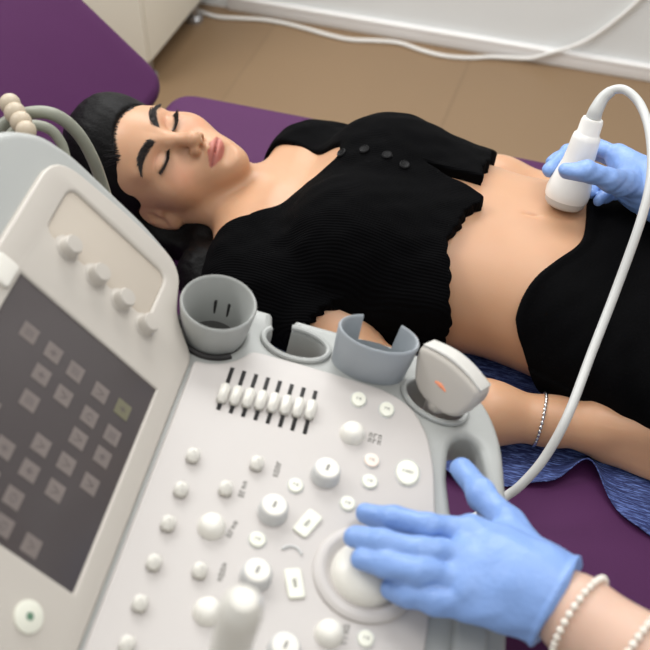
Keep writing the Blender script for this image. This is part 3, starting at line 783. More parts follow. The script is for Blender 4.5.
# round probe cup
def cup(name, a, b, c0, c1, ra, rb, wall, taper, m, notch=None, rot=0):
    bm = bmesh.new(); n = 72; rings = []
    lev = [(c0, taper, 0), (c0 + (c1 - c0) * .4, taper + (1 - taper) * .5, 0), (c1 - .0025, 1, 0), (c1 - .0006, .99, wall * .25), (c1, .97, wall * .5), (c1 - .0006, .94, wall * .8), (c1 - .0025, .93, wall), (c0 + (c1 - c0) * .35, .9, wall), (c0 - .022, taper * .85, wall)]
    for k in range(n):
        t = 2 * math.pi * k / n; row = []
        for (c, s, w) in lev:
            f = s if w == 0 else 1.0 if c > c0 + (c1 - c0) * .5 else (taper if c > c0 else taper * .9)
            x, y = (rb * f - w) * math.cos(t), (ra * f - w) * math.sin(t)
            row.append(bm.verts.new(D(a + y * math.cos(rot) + x * math.sin(rot), b + x * math.cos(rot) - y * math.sin(rot), c)))
        rings.append((math.degrees(t), row))
    for i in range(n):
        d0, r0 = rings[i]; d1, r1 = rings[(i + 1) % n]; mid = d0 + 180 / n
        for j in range(len(lev) - 1):
            if notch and notch[0] < mid < notch[1] and lev[j][0] >= c0 + (c1 - c0) * notch[2] - 1e-6 and lev[j + 1][0] >= c0 + (c1 - c0) * notch[2] - 1e-6: continue
            bm.faces.new((r0[j], r1[j], r1[j + 1], r0[j + 1]))
    bmesh.ops.recalc_face_normals(bm, faces=bm.faces[:])
    return part(name, bm, m)
c = cup('probe_cup', .2045, .1785, -.004, .036, .0345, .0345, .0032, .84, M['grey'])
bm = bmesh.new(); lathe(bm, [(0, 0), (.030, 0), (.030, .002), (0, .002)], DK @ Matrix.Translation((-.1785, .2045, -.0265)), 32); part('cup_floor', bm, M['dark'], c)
bm = bmesh.new(); lathe(bm, [(.0283, .004), (.0262, -.010), (.0220, -.0255), (.0214, -.0255), (.0254, -.010), (.0277, .004), (.0283, .004)], DK @ Matrix.Translation((-.1785, .2045, 0)), 40); part('cup_shade', bm, M['inner_shade'], c)  # dark sleeve added to paint the shade low inside the cup, with the floor
for q in (-.0065, .0065):
    bm = bmesh.new(); box(bm, (-q - .0014, .0235, -.008), (-q + .0014, .0285, .010), .001); part('slot', bm, M['dark'], c, DK @ Matrix.Translation((-.1785, .2045, 0)))
bm = bmesh.new(); tube(bm, [D(.2045 + .0332 * math.sin(t), .1785 + .0332 * math.cos(t), -.0028) for t in np.linspace(-2.3, .75, 30)], .0032, n=8, smooth_n=0); part('cup_seam', bm, M['dark'], c)
# notched oval holder
cup('probe_holder', .2125, .0335, -.003, .044, .0215, .0375, .0034, .92, M['bluegrey'], notch=(58, 118, .0))
# ---- controls
def place(a, b, c=0.0015, rot=0): return DK @ Matrix.Translation((-b, a, c)) @ Matrix.Rotation(rot, 4, 'Z')
def rknob(name, r, h, a, b, cap_m=M['knob'], skirt=M['knobgrey'], label=None):
    bm = bmesh.new(); lathe(bm, [(r * 1.06, 0), (r * 1.06, h * .12), (r, h * .2), (r * .97, h * .88), (r * .90, h), (r * .80, h + .0004), (0, h + .0004)], place(a, b), 36)
    k = part(name, bm, skirt, label=label)
    bm = bmesh.new(); lathe(bm, [(r * .84, h), (r * .82, h + .0012), (r * .7, h + .0016), (0, h + .0016)], place(a, b), 32); part('cap', bm, cap_m, k)
    bm = bmesh.new(); box(bm, (-.0030, -.0011, 0), (.0030, .0011, .0004), .0003); part('mark', bm, M['print'], k, place(a, b, .0015 + h + .0015, rad(80)))
for a, b in ((.0792, .0487), (.0311, .0827), (-.0283, .082), (-.0803, .0482)): rknob('rotary_knob', .0118, .011, a, b)
def dome(a, b, r=.0105, h=.010, name='dome_knob'):
    bm = bmesh.new(); lathe(bm, [(r * 1.08, 0), (r * 1.05, h * .2), (r * .98, h * .45), (r * .85, h * .75), (r * .6, h * .95), (r * .3, h * 1.02), (0, h * 1.04)], place(a, b), 32); return part(name, bm, M['knob'])
for a, b in ((.0033, .1255), (.1284, .0343), (-.057, .0181), (-.0662, .1092)): dome(a, b)
def toggle(a, b):
    bm = bmesh.new(); t_ = bmesh.new(); bmesh.ops.create_cube(t_, size=1)
    for v in t_.verts:
        top = v.co.z > 0
        v.co = Vector((v.co.x * (.0112 if not top else .0092), v.co.y * (.0125 if not top else .0100) + (.0008 if top else 0), .0080 if top else 0))
    bmesh.ops.bevel(t_, geom=t_.edges[:], offset=.0016, segments=2, affect='EDGES'); merge(bm, t_)
    k = part('rocker_key', bm, M['knob'], console, place(a, b))
    bm = bmesh.new(); lathe(bm, [(0, .0), (.0013, .0), (.0009, .0022), (0, .003)], place(a + .0012, b, .0015 + .0074), 10); part('pip', bm, M['knob'], k)
for a, b in ((.0606, .1576), (.0265, .1576), (-.006, .1583), (-.0411, .1584), (-.0757, .158), (.07, .1058), (.0387, .1238), (-.0373, .1237), (-.108, .157)): toggle(a, b)
def glyphs(a, b, n, w, rot, c=.0016, sc=1.0):
    """a short unreadable line of small grey print"""
    bm = bmesh.new(); rr = random.Random(int(a * 1e4) + int(b * 1e4) * 7)
    for i in range(n):
        x = (i - (n - 1) / 2) * .0026 * sc
        h = rr.choice((.0020, .0026, .0030)) * sc
        box(bm, (x - .0009 * sc, -h / 2, 0), (x - .0003 * sc, h / 2, .0002)); box(bm, (x - .0009 * sc, h / 2 - .0006 * sc, 0), (x + .0009 * sc, h / 2, .0002))
        if rr.random() < .6: box(bm, (x + .0004 * sc, -h / 2, 0), (x + .0009 * sc, h / 2 * .4, .0002))
    return bm
def obutton(a, b, ra, rb, rot=0, m=M['green_white'], n=2, h=.0022):
    bm = bmesh.new(); lathe(bm, [(1.0, 0), (1.0, h * .55), (.93, h * .9), (.8, h), (0, h)], place(a, b, .0015, rot) @ Matrix.Diagonal((rb, ra, 1, 1)), 36)
    k = part('push_button', bm, m)
    bm = bmesh.new(); tube(bm, [place(a, b, .0017, rot) @ Vector((rb * 1.1 * math.cos(t), ra * 1.1 * math.sin(t), 0)) for t in np.linspace(0, 2 * math.pi, 33)], .0006, n=6, smooth_n=0, cap=False); part('button_ring', bm, M['knobgrey'], k)
    part('print', glyphs(0, 0, n, .01, 0), M['print'], k, place(a, b, .0015 + h, rad(0)))
for q in ((.1673, .0357, .0082, .0066), (.1649, .0094, .0082, .0066), (.1046, -.0188, .0130, .0100), (.0614, .0704, .0068, .0062), (.0581, .0255, .0068, .0062),
          (.0033, .0884, .0068, .0066), (-.053, -.0093, .0068, .0062), (.0851, .0114, .0068, .0066)): obutton(*q, n=4 if q[2] > .01 else 2)
obutton(.1066, .0133, .0068, .0066, m=M['pinkbtn'])
def bar(name, a, b, w, l, rot, m, h=.0022):
    bm = bmesh.new(); merge(bm, plate([round_poly([(-w, -l), (w, -l), (w, l), (-w, l)], .003, 4)], h, .0008, 2), Matrix.Translation((0, 0, h))); k = part(name, bm, m, console, place(a, b, .0015, rot)); return k
k = bar('bar_button', .0296, .0534, .0068, .0125, rad(-24), M['green_white']); part('print', glyphs(.1, .2, 3, 0, 0), M['print'], k, place(.0296, .0534, .0038, rad(66)))
k = bar('bar_button', -.0249, .052, .0068, .0125, rad(22), M['green_white']); part('print', glyphs(.3, .2, 3, 0, 0), M['print'], k, place(-.0249, .052, .0038, rad(112)))
bm = bmesh.new(); tube(bm, [place(.0031, .0599, .002) @ Vector((.008 * math.cos(t) , .007 * math.sin(t) - .004, 0)) for t in np.linspace(.3, 2.85, 12)], .0014, n=8, smooth_n=0); part('arc_mark', bm, M['knobgrey'])
for i, (a, b, n, rot) in enumerate(((.0728, .0884, 4, 90), (.0451, .1105, 4, 90), (-.0315, .1074, 4, 90), (.0068, .1096, 4, 80), (.1335, .0143, 3, 0), (.1275, .0143, 3, 0), (-.0535, .0062, 4, 90))):
    part('printed_label', glyphs(a, b, n, 0, 0, sc=1.6), M['print'], console, place(a, b, .0016, rad(rot)))
# sliders: eight slots, each with its own cap
for i in range(8):
    b = .1508 - i * .01093; bm = bmesh.new(); box(bm, (-.0018, -.0245, -.001), (.0018, .0245, .0003)); s_ = part('slider', bm, M['dark'], console, place(.1395, b, .0016), label='black slot with a white slider cap')
    off = -.004 + .0075 * (i - 3.5) / 3.5 * .55
    bm = bmesh.new(); t_ = bmesh.new(); bmesh.ops.create_cube(t_, size=1)
    for v in t_.verts:
        tp = v.co.z > 0; v.co = Vector((v.co.x * (.0092 if not tp else .0074), v.co.y * (.0215 if not tp else .0180), .0075 if tp else 0))
    bmesh.ops.bevel(t_, geom=t_.edges[:], offset=.0016, segments=2, affect='EDGES'); merge(bm, t_)
    part('slider_cap', bm, M['knob'], s_, place(.1395 + off, b, .0018))
# trackball in its ring
bm = bmesh.new(); lathe(bm, [(.0420, 0), (.0418, .0022), (.0395, .0042), (.0360, .0048), (.0325, .0040), (.0300, .0010), (.0285, .0)], place(0, 0), 64); ring = part('trackball_ring', bm, M['shell_white'])
bm = bmesh.new(); lathe(bm, [(.0275, .0), (.0262, .0052), (.0235, .0092), (.0190, .0126), (.0130, .0150), (.0070, .0162), (0, .0166)], place(0, 0), 48); part('trackball', bm, M['knob'])
# tall white stick at the near side of the keys
bm = bmesh.new(); lathe(bm, [(.0180, 0), (.0180, .005), (.0120, .012), (.0112, .10), (.0118, .17), (.0122, .195), (.0112, .207), (.007, .2135), (0, .215)], place(-.1600, .0860), 36); part('control_stick', bm, M['knob'])
# palm-rest bump
bm = bmesh.new(); merge(bm, plate([round_poly([(-.014, -.028), (.014, -.028), (.014, .028), (-.014, .028)], .013, 8)], .012, .006, 4)); part('palm_rest', bm, M['grey'], console, DK @ Matrix.Translation((.0880, -.0330, .005)))
# ---- touch screen head
BZ = [(-.21, .0005), (.1640, .0005), (.1760, .014), (.1900, .030), (.2080, .0365), (.2300, .043), (.2420, .058), (.2430, .120), (.2370, .199), (-.21, .199)]
SCR = [(-.0855, .0216), (.1100, .0216), (.1120, .1715), (-.0855, .1715)]
RC = [(.1625, .0560), (.2190, .0560), (.2200, .172), (.1625, .172)]
part('screen_bezel', plate([sp(round_poly(BZ, [.006, .012, .01, .01, .01, .01, .01, .02, .03, .02], 6)), sp(SCR)[::-1], sp(round_poly(RC, .012, 5))[::-1]], .014, .003, 3), M['bezel'], console, SK)
SHL = [(-.225, -.004), (.160, -.004), (.178, .014), (.192, .028), (.215, .036), (.240, .042), (.254, .055), (.2600, .092), (.2610, .154), (.2610, .1846), (.2530, .216), (.2300, .2400), (.200, .2560), (.12, .275), (0, .283), (-.12, .275), (-.2, .245), (-.23, .2)]
part('screen_housing', plate([sp(round_poly(SHL, .012, 5))], .060, .011, 5), M['grey'], console, SK @ Matrix.Translation((0, 0, -.007)))
part('knob_recess', plate([sp(round_poly(RC, .011, 5))], .003, .0008, 2), M['recess'], console, SK @ Matrix.Translation((0, 0, -.0030)))
scr = part('touch_screen', plate([sp(SCR)], .003, .0004, 1), M['screen'], console, SK @ Matrix.Translation((0, 0, -.0022)))
def icon(a, s_, green=False):
    tgt = bmesh.new()
    box(tgt, (-s_ - .0072, a - .0072, -.0023), (-s_ + .0072, a + .0072, -.0019))
    rr = random.Random(int(a * 1e4) * 31 + int(s_ * 1e4)); k = rr.randrange(4)
    if k == 0: tube(tgt, [(-s_ + .0028 * math.cos(t), a + .0028 * math.sin(t), -.0019) for t in np.linspace(0, 6.283, 13)], .0004, n=4, smooth_n=0, mi=1)
    elif k == 1:
        for q in (-.0025, 0, .0025): box(tgt, (-s_ + q - .0004, a - .0032, -.0019), (-s_ + q + .0004, a + .0032, -.0017), mi=1)
    elif k == 2: box(tgt, (-s_ - .003, a - .0005, -.0019), (-s_ + .003, a + .0005, -.0017), mi=1); box(tgt, (-s_ - .0005, a - .003, -.0019), (-s_ + .0005, a + .003, -.0017), mi=1)
    else: tube(tgt, [(-s_ - .003, a - .003, -.0019), (-s_ + .003, a, -.0019), (-s_ - .003, a + .003, -.0019)], .0004, n=4, smooth_n=0, mi=1)
    part('icon', tgt, [M['icon_green'] if green else M['icon'], M['icon_line']], scr, SK, smooth=False)
for (a, s_) in ((.0721, .1424), (.0718, .1178), (.0482, .1183), (.0709, .0943), (.0228, .1174), (.0456, .0946), (.0704, .0672), (.0453, .0673), (.0227, .0681), (.0388 + .006, .0425), (.0230, .0430), (-.0017, .0686), (-.0036, .0436), (-.0253, .0931), (-.0259, .0677), (-.0505, .0951), (-.0726, .0927), (-.0731, .067), (-.0222, .1181), (-.0020, .0935), (-.0480, .1190), (-.0020, .1424), (-.0260, .1424)): icon(a, s_)
icon(.0715, .0430, True)
# four knobs beside the screen
for (a, s_) in ((.1560, .1494), (.1535, .1168), (.1510, .0869), (.1480, .0570)):
    mt = SK @ Matrix.Translation((-s_, a + .006, -.001))
    bm = bmesh.new(); lathe(bm, [(.0098, 0), (.0098, .002), (.0088, .003), (.0086, .0105), (.0074, .0125), (0, .0128)], mt, 32); k = part('side_knob', bm, M['bezel'])
    bm = bmesh.new(); lathe(bm, [(.0122, -.001), (.0122, .0008), (.0100, .0014)], mt, 32); part('collar', bm, M['bezel'], k)
bm = bmesh.new(); mt = SK @ Matrix.Translation((-.0482, -.1192, 0)); lathe(bm, [(.0115, 0), (.0115, .0016), (.0098, .0024), (0, .0024)], mt, 32); pk = part('power_button', bm, M['green_white'])
bm = bmesh.new(); lathe(bm, [(0, .0026), (.003, .0026), (.003, .0022)], mt, 16); part('mark', bm, mat('green_mark', (92, 128, 104), .5), pk)
bm = bmesh.new(); merge(bm, plate([round_poly([(-.010, -.012), (.010, -.012), (.010, .012), (-.010, .012)], .004, 4)], .006, .0015, 2)); part('side_key', bm, M['knob'], console, SK @ Matrix.Translation((-.186, .100, .004)))
# ---- column and wheeled base under the deck
cx, cy = -.14, .36
bm = bmesh.new(); merge(bm, plate([round_poly([(-.16, -.15), (.12, -.15), (.12, .15), (-.16, .15)], .05, 8)], .03, .01, 3), Matrix.Translation((cx - .02, cy, .848)));
part('deck_mount', bm, M['grey'])
bm = bmesh.new(); box(bm, (cx - .10, cy - .09, .28), (cx + .02, cy + .09, .83), .03, 4); part('column', bm, M['grey'])
bm = bmesh.new(); box(bm, (cx - .30, cy - .19, .10), (cx + .10, cy + .17, .30), .04, 4); part('base', bm, M['shell_white'])
for x in (cx - .24, cx + .05):
    for y in (cy - .16, cy + .13):
        bm = bmesh.new(); lathe(bm, [(0, -.012), (.045, -.012), (.05, -.006), (.05, .006), (.045, .012), (0, .012)], Matrix.Translation((x, y, .05)) @ Matrix.Rotation(rad(90), 4, 'X'), 28); w = part('caster', bm, M['dark'])
        bm = bmesh.new(); box(bm, (x - .012, y - .02, .05), (x + .012, y + .02, .115), .006); part('fork', bm, M['grey'], w)
# cable guide with four beads behind the screen head, and the cables it carries
PRO, PRX, PRZ = (-.0900, .609, .878), (.0575, -.0306, -.006), (.12, .30, .92)
bm = bmesh.new(); tube(bm, [(-.545, .705, 1.034), (-.5305, .6935, 1.030), (-.515, .681, 1.026), (-.502, .668, 1.022), (-.49, .655, .985), (-.475, .64, .95)], .0045, n=10); guide = part('cable_guide', bm, M['bead'])
for p, r in (((-.5398, .7003, 1.0355), .0100), ((-.5307, .6925, 1.0325), .0102), ((-.5209, .685, 1.0296), .0102), ((-.5093, .6737, 1.0297), .0096)):
    bm = bmesh.new(); lathe(bm, [(r * math.sin(t), -r * math.cos(t)) for t in np.linspace(0, math.pi, 15)], Matrix.Translation(p), 24); part('bead', bm, M['bead'], guide)
for pts, r in (([(-.5743, .6572, .9625), (-.5553, .6762, 1.0005), (-.5506, .6943, 1.0123), (-0.5323, 0.7089, 1.0203), (-0.5079, 0.7169, 1.0203), (-0.4933, 0.7276, 0.9979), (-0.4856, 0.7358, 0.9614), (-0.4829, 0.7424, 0.9111), (-0.4683, 0.7246, 0.8764), (-.43, .68, .80), (-.34, .55, .74), (-.262, .42, .70)], .0062),
               ([(-.5538, .6415, .9688), (-.5349, .6721, 1.012), (-.5222, .6875, 1.0224), (-.5074, .6997, 1.0172), (-.4973, .7031, 1.0044), (-.4902, .698, .9837), (-.475, .67, .93), (-.46, .6, .86), (-.40, .5, .74), (-.262, .40, .66)], .0050)):
    bm = bmesh.new(); tube(bm, pts, r, n=14); part('cable', bm, M['greencable'])

# ------------------------------------------------------------------ spare probe standing in the holder
t = thing('ultrasound_probe', 'cream curved ultrasound probe with an orange mark, parked head up in the open holder', 'probe', tuple(D(.1955, -.0345, -.02)))
px_ = Vector(PRX).normalized(); pz_ = Vector(PRZ); pz_ = (pz_ - px_ * pz_.dot(px_)).normalized(); py_ = pz_.cross(px_)
PM = frame_m(Vector(PRO), px_, py_, pz_)
prof = round_poly([(-.0350, .0385), (-.0360, .0260), (-.0285, .0040), (-.0200, -.0040), (-.0100, -.0075), (.0100, -.0075), (.0200, -.0040), (.0285, .0040), (.0360, .0260), (.0350, .0385), (.018, .0425), (0, .044), (-.018, .0425)], .007, 5)
bm = bmesh.new(); tube(bm, [PM @ Vector((0, 0, .004)), PM @ Vector((0, 0, -.008)), D(.1945, -.0325, -.004), D(.1935, -.0325, -.03)], [.0105, .0095, .0078, .0072], n=18, smooth_n=6); part('stem', bm, M['bezel'], t)
bm = plate([prof], .021, .006, 4); part('body', bm, M['bezel'], t, PM @ Matrix.Rotation(rad(90), 4, 'X') @ Matrix.Translation((0, 0, .0105)))
arc = [(x, .0375 + .0055 * (1 - (x / .034) ** 2)) for x in np.linspace(-.034, .034, 15)]
lens = arc + [(x, y + .0042 * (1 - .6 * (x / .034) ** 2)) for x, y in arc[::-1]]
bm = plate([round_poly(lens, .0015, 3)], .0165, .002, 3); part('lens', bm, M['lens'], t, PM @ Matrix.Rotation(rad(90), 4, 'X') @ Matrix.Translation((0, 0, .00825)))
bm = bmesh.new(); tube(bm, [(-.007, .018, 0), (-.001, .0185, 0), (.006, .0165, 0)], [.0010, .0022, .0010], n=8)
part('mark', bm, M['orange'], t, PM @ Matrix.Rotation(rad(90), 4, 'X') @ Matrix.Translation((0, 0, .0103)), label='orange mark')

# ------------------------------------------------------------------ probe in use and its cable
PB, PTOP = Vector((-.033, 1.035, .7782)), Vector((-.0208, 1.0700, .8865))
t = thing('ultrasound_probe', 'white ultrasound probe held on the bare belly by a blue gloved hand', 'probe', tuple(PB))
pz = (PTOP - PB).normalized(); pxx = Vector((1, .2, 0)); pxx = (pxx - pz * pxx.dot(pz)).normalized(); pyy = pz.cross(pxx)
UM = frame_m(PB, pxx, pyy, pz)
bm = bmesh.new(); lathe(bm, [(0, 0), (.012, .0003), (.0205, .002), (.0240, .006), (.0248, .0125), (.022, .0128)], UM, 48, sy=.9); part('lens', bm, M['lens'], t)
bm = bmesh.new(); lathe(bm, [(.022, .0120), (.0258, .0124), (.0265, .0150), (.0270, .0220), (.0256, .0320), (.0220, .0460), (.0188, .0600), (.0176, .0740), (.0170, .0880), (.0160, .0935), (.0142, .0955), (.0134, .0970), (.0130, .1110), (.0118, .1145), (.0070, .1155), (0, .1156)], UM, 48, sy=.9)
part('body', bm, M['tape'], t)
CB = [(-.0198, 1.0728, .896), (-.0150, 1.0815, .9085), (-.0065, 1.087, .9175), (.0085, 1.0855, .921), (.0282, 1.0689, .915), (.0444, 1.0305, .905), (.0546, .9852, .885), (.0549, .9425, .855), (.0462, .8839, .8), (.036, .8204, .762), (.0259, .7481, .735), (.0128, .7134, .7), (-.0041, .6922, .672), (-.0184, .6823, .655), (-.0402, .6585, .645), (-.0641, .6341, .645), (-.0953, .5933, .655), (-.12, .53, .68), (-.138, .49, .700), (-.14, .4600, .70)]
bm = bmesh.new(); tube(bm, CB, .0052, n=14, smooth_n=10); part('cable', bm, M['cable'], t)
bm = bmesh.new(); tube(bm, [PTOP - pz * .001, CB[0], CB[1], Vector(CB[2]) + Vector((-.001, -.0003, -.0008))], [.0092, .0084, .0070, .0062], n=16, smooth_n=8); part('strain_relief', bm, M['cable'], t)

# ------------------------------------------------------------------ the operator: gloved hands, bare forearms; the rest of her sits beyond the right edge
op = thing('person', 'operator with blue gloves and bare forearms, one hand on the console, one pressing the probe', 'person', (.60, .42, 0))
LH = dict(w=(.045, .4287, .8965), m=[(-.0333, .4652, .9006), (-.0339, .4397, .9044), (-.0295, .4198, .9019), (-.0214, .4056, .8955)],
          f=[[(-.0333, .4652, .9006), (-.0651, .4566, .9049), (-.094, .4571, .9002), (-.1161, .4605, .8922)], [(-.0339, .4397, .9044), (-.0654, .4277, .9128), (-.093, .4262, .9111), (-.1165, .4300, .9040)],
             [(-.0295, .4198, .9019), (-.0613, .4110, .9114), (-.086, .4110, .910), (-.1050, .4140, .9035)], [(-.0214, .4056, .8955), (-.0461, .3990, .9005), (-.0647, .3995, .8979), (-.0799, .4030, .8916)]],
          t=[(.0200, .4455, .8946), (-.0053, .4878, .890), (-.0337, .5167, .8804), (-.0556, .5432, .8718)])
RHd = dict(w=(.071, 1.0636, .8045), m=[(.0171, 1.1064, .8171), (.0247, 1.1081, .8025), (.0323, 1.0835, .7965), (.0416, 1.0625, .8005)],
           f=[[(.0171, 1.1064, .8171), (-.016, 1.1212, .8148), (-.0426, 1.1025, .8126), (-.0579, 1.0523, .815)], [(.0247, 1.1081, .8025), (-.0083, 1.1284, .8003), (-.0387, 1.1203, .8000), (-.0582, 1.0845, .8050)],
              [(.0323, 1.0835, .7965), (.0117, 1.0907, .7927), (-.0005, 1.0780, .7892), (-.0042, 1.0564, .7914)], [(.0416, 1.0625, .8005), (.0223, 1.0635, .7943), (.0136, 1.0535, .7929), (.0066, 1.0397, .7939)]],
           t=[(.0502, 1.0534, .8141), (.0138, 1.0194, .8426), (-.0137, 1.0094, .8552), (-.0368, 1.0116, .850)])
def glove_sd(P, Hd, rs, cuff, flat, wrinkle):
    w = Hd['w']; d = None
    for k, m in enumerate(Hd['m']):
        a = np.array(w) + (np.array(m) - np.mean(Hd['m'], axis=0)) * .55
        e = cap(P, a, m, rs['palm'], rs['kn']); d = e if d is None else smin(d, e, .018)
    for k, fpts in enumerate(Hd['f']):
        r = rs['f'][k]; e = chain(P, fpts, [r * 1.08, r * 1.04, r * .98, r * .82], .004)
        d = smin(d, e, .0022)
    d = smin(d, chain(P, Hd['t'], [.0138, .0126, .0116, .0096], .008), .012)
    mid = tuple((np.array(Hd['t'][1]) * .6 + np.array(Hd['t'][0]) * .4)); d = smin(d, cap(P, mid, tuple(np.array(Hd['m'][0]) * .7 + np.array(w) * .3), .010, .012), .016)
    d = smin(d, chain(P, cuff, [rs['cuff']] * (len(cuff) - 1) + [rs['cuff'] * 1.04], .01), .022)
    t = along(P, cuff[-2], cuff[-1]); L = float(np.linalg.norm(np.array(cuff[-1]) - np.array(cuff[-2])))
    end = t - L - .002 * np.sin(noise3(P, 40, 9) * 6)
    roll = np.exp(-((t - L + .003) / .0025) ** 2) * .0022
    if Hd is RHd:
        L_ = (P - np.array(PB, f4)) @ np.array((pxx, pyy, pz), f4).T; r_ = np.interp(L_[:, 2], [0, .003, .012, .022, .046, .074, .093, .097, .115], [.020, .0235, .0265, .0272, .0222, .0180, .0164, .0138, .0122])
        d = np.maximum(d, r_ + .0011 - np.sqrt(L_[:, 0] ** 2 + (L_[:, 1] / .9) ** 2))
    d = d - roll + .0011 * noise3(P, 95, 4) * sstep(d, -.05, 0) + wrinkle * .0016 * noise3(P @ np.diag([1, .4, 1]).astype(f4), 190, 6)
    return smax(d, end.astype(f4), .0015).astype(f4)
LC = [(.012, .437, .8990), (.028, .4335, .8980), (.0435, .4290, .8972)]
RC_ = [(.060, 1.071, .8055), (.085, 1.051, .812), (.130, 1.006, .831)]
LF = lambda P: glove_sd(P, LH, dict(palm=.0175, kn=.0132, f=(.0102, .0106, .0106, .0104), cuff=.0262), LC, None, 1.0)
RF = lambda P: glove_sd(P, RHd, dict(palm=.0190, kn=.0140, f=(.0095, .0095, .0088, .0080), cuff=.0270), RC_, None, 1.2)
me, _ = mesh_sdf('glove', LF, axis((-.14, .085, .0018)), axis((.375, .57, .0018)), axis((.845, .95, .0018))); link('glove', me, M['glove'], op, label='blue glove resting on the trackball')
me, _ = mesh_sdf('glove', RF, axis((-.08, .15, .002)), axis((.97, 1.16, .002)), axis((.75, .89, .002))); link('glove', me, M['glove'], op, label='blue glove gripping the probe')
ARL = [(.040, .428, .8975), (.060, .4185, .8980), (.105, .3970, .9005), (.17, .370, .904), (.285, .335, .905), (.39, .335, .99), (.46, .345, 1.055)]
ARLr = [.022, .0238, .0265, .037, .041, .044, .055]
ARR = [(.071, 1.0636, .8045), (.10, 1.036, .817), (.23, .89, .885), (.31, .79, .965), (.375, .70, 1.045)]
ARRr = [.021, .025, .040, .043, .055]
HEADP = Pose((.1, .1, .1), (.365, .545, 1.235), .97)
fy = Vector((-.78, .42, -.46)).normalized(); fz = Vector((-.40, .15, .9)); fz = (fz - fy * fz.dot(fy)).normalized(); fx = fy.cross(fz)
HEADP.R = np.array(Matrix((fx, fy, fz)).transposed(), f4)
def op_sd(P):
    d = chain(P, [(.66, .40, .62), (.58, .44, .76), (.48, .51, .98)], [.135, .12, .12], .06)
    d = smin(d, ell(P, (.45, .52, 1.02), (.11, .15, .10)), .06)
    d = smin(d, cap(P, (.42, .60, 1.06), ARR[-1], .06, .055), .05); d = smin(d, cap(P, (.45, .44, 1.07), ARL[-1], .06, .055), .05)
    d = smin(d, chain(P, ARL, ARLr, .03), .012); d = smin(d, chain(P, ARR, ARRr, .03), .02)
    n0, n1 = HEADP.wor([(0, -.02, -.05), (0, -.02, -.10)]); d = smin(d, chain(P, [n0, n1, (.44, .52, 1.07)], [.05, .048, .056], .02), .03)
    for y, k in ((.30, .28), (.53, .46)):
        d = smin(d, chain(P, [(.63, y * .5 + .19, .582), (.28, k, .550), (.33, k, .30), (.35, k, .10)], [.080, .056, .050, .038], .03), .05)
        d = smin(d, cap(P, (.35, k, .06), (.20, k, .035), .035, .028), .02)
    m = P[:, 2] > 1.02
    if m.any():
        d = d.copy(); d[m] = smin(d[m], head_sd(HEADP.loc(P[m])) * HEADP.s, .016)
    d = smax(d, np.where(P[:, 0] > .45, .486 - P[:, 2], -1).astype(f4), .006)
    return d.astype(f4)
me, VP2 = mesh_sdf('body', op_sd, axis((.02, .13, .003), (.13, .82, .006)), axis((.18, .40, .005), (.40, 1.1, .006)), axis((0, .72, .010), (.72, .84, .006), (.84, .96, .003), (.96, 1.10, .006), (1.10, 1.40, .0035)))
face_attrs(me, np.where((VP2[:, 2] > 1.08)[:, None], HEADP.loc(VP2), -9))
link('body', me, M['skin2'], op)
brows_lashes(op, HEADP, head_sd, rng)
def scrub_sd(P):
    d = op_sd(P) - .010 + .003 * noise3(P, 25, 31)
    near = np.minimum(chain(P, ARL[4:], ARLr[4:], .03), chain(P, ARR[2:], ARRr[2:], .03))
    cut = np.maximum(.56 - P[:, 2], np.maximum(-(along(P, ARL[4], ARL[5]) - .03) - 9 * (P[:, 1] > .395), -(along(P, ARR[2], ARR[3]) - .03) - 9 * ((P[:, 1] < .70))))
    neckc = 1.125 - P[:, 2]
    return smax(smax(d, cut.astype(f4), .004), -neckc.astype(f4) + .0 * d, .004).astype(f4)
me, _ = mesh_sdf('scrub_top', scrub_sd, axis((.2, .84, .007)), axis((.20, .80, .007)), axis((.54, 1.15, .007))); link('scrub_top', me, M['scrub'], op)
def pants_sd(P):
    d = op_sd(P) - .012 + .003 * noise3(P, 25, 33)
    return smax(smax(d, P[:, 2] - .60 - .12 * sstep(-P[:, 0], -.55, -.48) * sstep(-P[:, 1], -.60, -.56), .004), .11 - P[:, 2], .004).astype(f4)
me, _ = mesh_sdf('scrub_trousers', pants_sd, axis((.18, .82, .009)), axis((.18, .66, .009)), axis((.09, .64, .009))); link('scrub_trousers', me, M['scrubpants'], op)
for k in (.28, .46):
    f_ = lambda P: smax(smin(cap(P, (.35, k, .07), (.20, k, .042), .046, .04), cap(P, (.35, k, .02), (.20, k, .02), .042, .04), .02), .001 - P[:, 2], .004).astype(f4)
    me, _ = mesh_sdf('shoe', f_, axis((.14, .42, .006)), axis((k - .07, k + .07, .006)), axis((-.01, .13, .006))); link('shoe', me, M['shoe'], op)
def ohair(P):
    Q = HEADP.loc(P); d = ell(Q, (0, -.014, .038), (.081, .099, .093)); d = smin(d, ell(Q, (0, -.125, .03), (.04, .035, .04)), .02)
    face = smin(ell(Q, (0, .092, -.012), (.0735, .078, .080)), ell(mir(Q), (.055, .06, -.06), (.06, .055, .085)), .03)
    return (smax(smax(d, -face, .01), -.07 - Q[:, 2], .01) + .0012 * noise3(Q, 120, 2)).astype(f4)
me, _ = mesh_sdf('hair', ohair, axis((.2, .55, .005)), axis((.40, .70, .005)), axis((1.1, 1.4, .005))); link('hair', me, M['brow'], op)
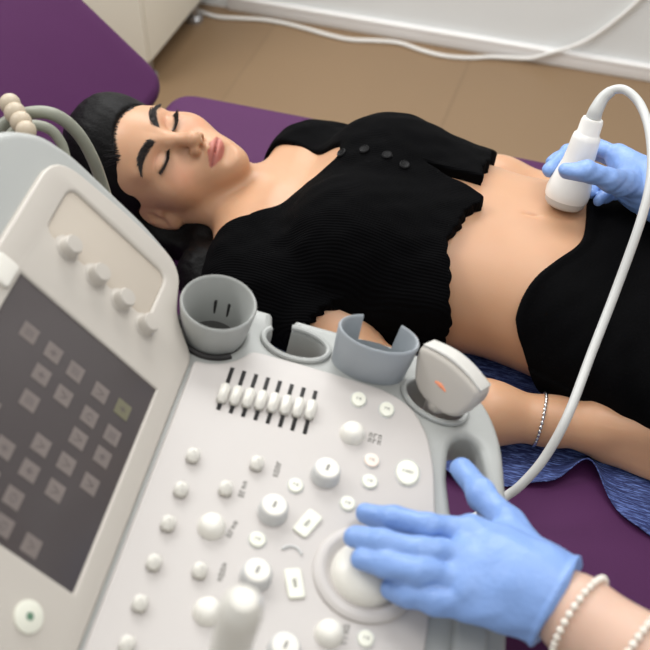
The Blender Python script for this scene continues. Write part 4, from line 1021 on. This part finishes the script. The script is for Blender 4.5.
# two strings of white beads on the left forearm
for (c, n, r) in (((.0590, .4190, .8980), 32, .0028), ((.1010, .3989, .9002), 36, .0030)):
    c = np.array(c); ax_ = np.array((.042, -.0195, .003)); ax_ /= np.linalg.norm(ax_); u_ = np.cross(ax_, (0, 0, 1)); u_ /= np.linalg.norm(u_); v_ = np.cross(u_, ax_)
    ring_p = []
    for i in range(n):
        a = 2 * math.pi * i / n; dv = u_ * math.cos(a) + v_ * math.sin(a); ring_p.append(march(op_sd, np.array([c + dv * .06]), np.array([-dv]))[0] + dv * r * .85)
    bm = bmesh.new(); tube(bm, [tuple(p) for p in ring_p] + [tuple(ring_p[0])], .0008, n=6, smooth_n=0, cap=False); br = bm_link('bracelet', bm, M['pearl'], op, label='bracelet of white beads')
    bm = bmesh.new(); lathe(bm, [(r * math.sin(q), -r * math.cos(q)) for q in np.linspace(0, math.pi, 9)], Matrix.Translation(ring_p[0]), 14); b0 = bm_link('bead', bm, M['pearl'], br)
    for p in ring_p[1:]:
        q = b0.copy(); q.location = b0.location + Vector(p) - Vector(ring_p[0]); COL.objects.link(q)
# stool under the operator
t = thing('stool', 'round white stool on a chrome column under the seated operator', 'stool', (.66, .42, 0))
bm = bmesh.new(); lathe(bm, [(0, .42), (.17, .42), (.185, .435), (.185, .455), (.17, .47), (0, .472)], Matrix.Translation((.66, .42, 0)), 40); bm_link('seat', bm, M['cab'], t)
bm = bmesh.new(); lathe(bm, [(0, .08), (.03, .08), (.03, .42), (0, .42)], Matrix.Translation((.66, .42, 0)), 24); bm_link('column', bm, M['metal'], t)
for k in range(5):
    a = 2 * math.pi * k / 5; e = Vector((.66 + .24 * math.cos(a), .42 + .24 * math.sin(a), .06))
    bm = bmesh.new(); tube(bm, [(.66, .42, .10), tuple(e)], .014, n=10, smooth_n=0); lg = bm_link('leg', bm, M['metal'], t)
    bm = bmesh.new(); lathe(bm, [(0, -.012), (.02, -.012), (.026, -.006), (.026, .006), (.02, .012), (0, .012)], Matrix.Translation((e.x, e.y, .026)) @ Matrix.Rotation(rad(90), 4, 'X'), 20); bm_link('caster', bm, M['dark'], lg)
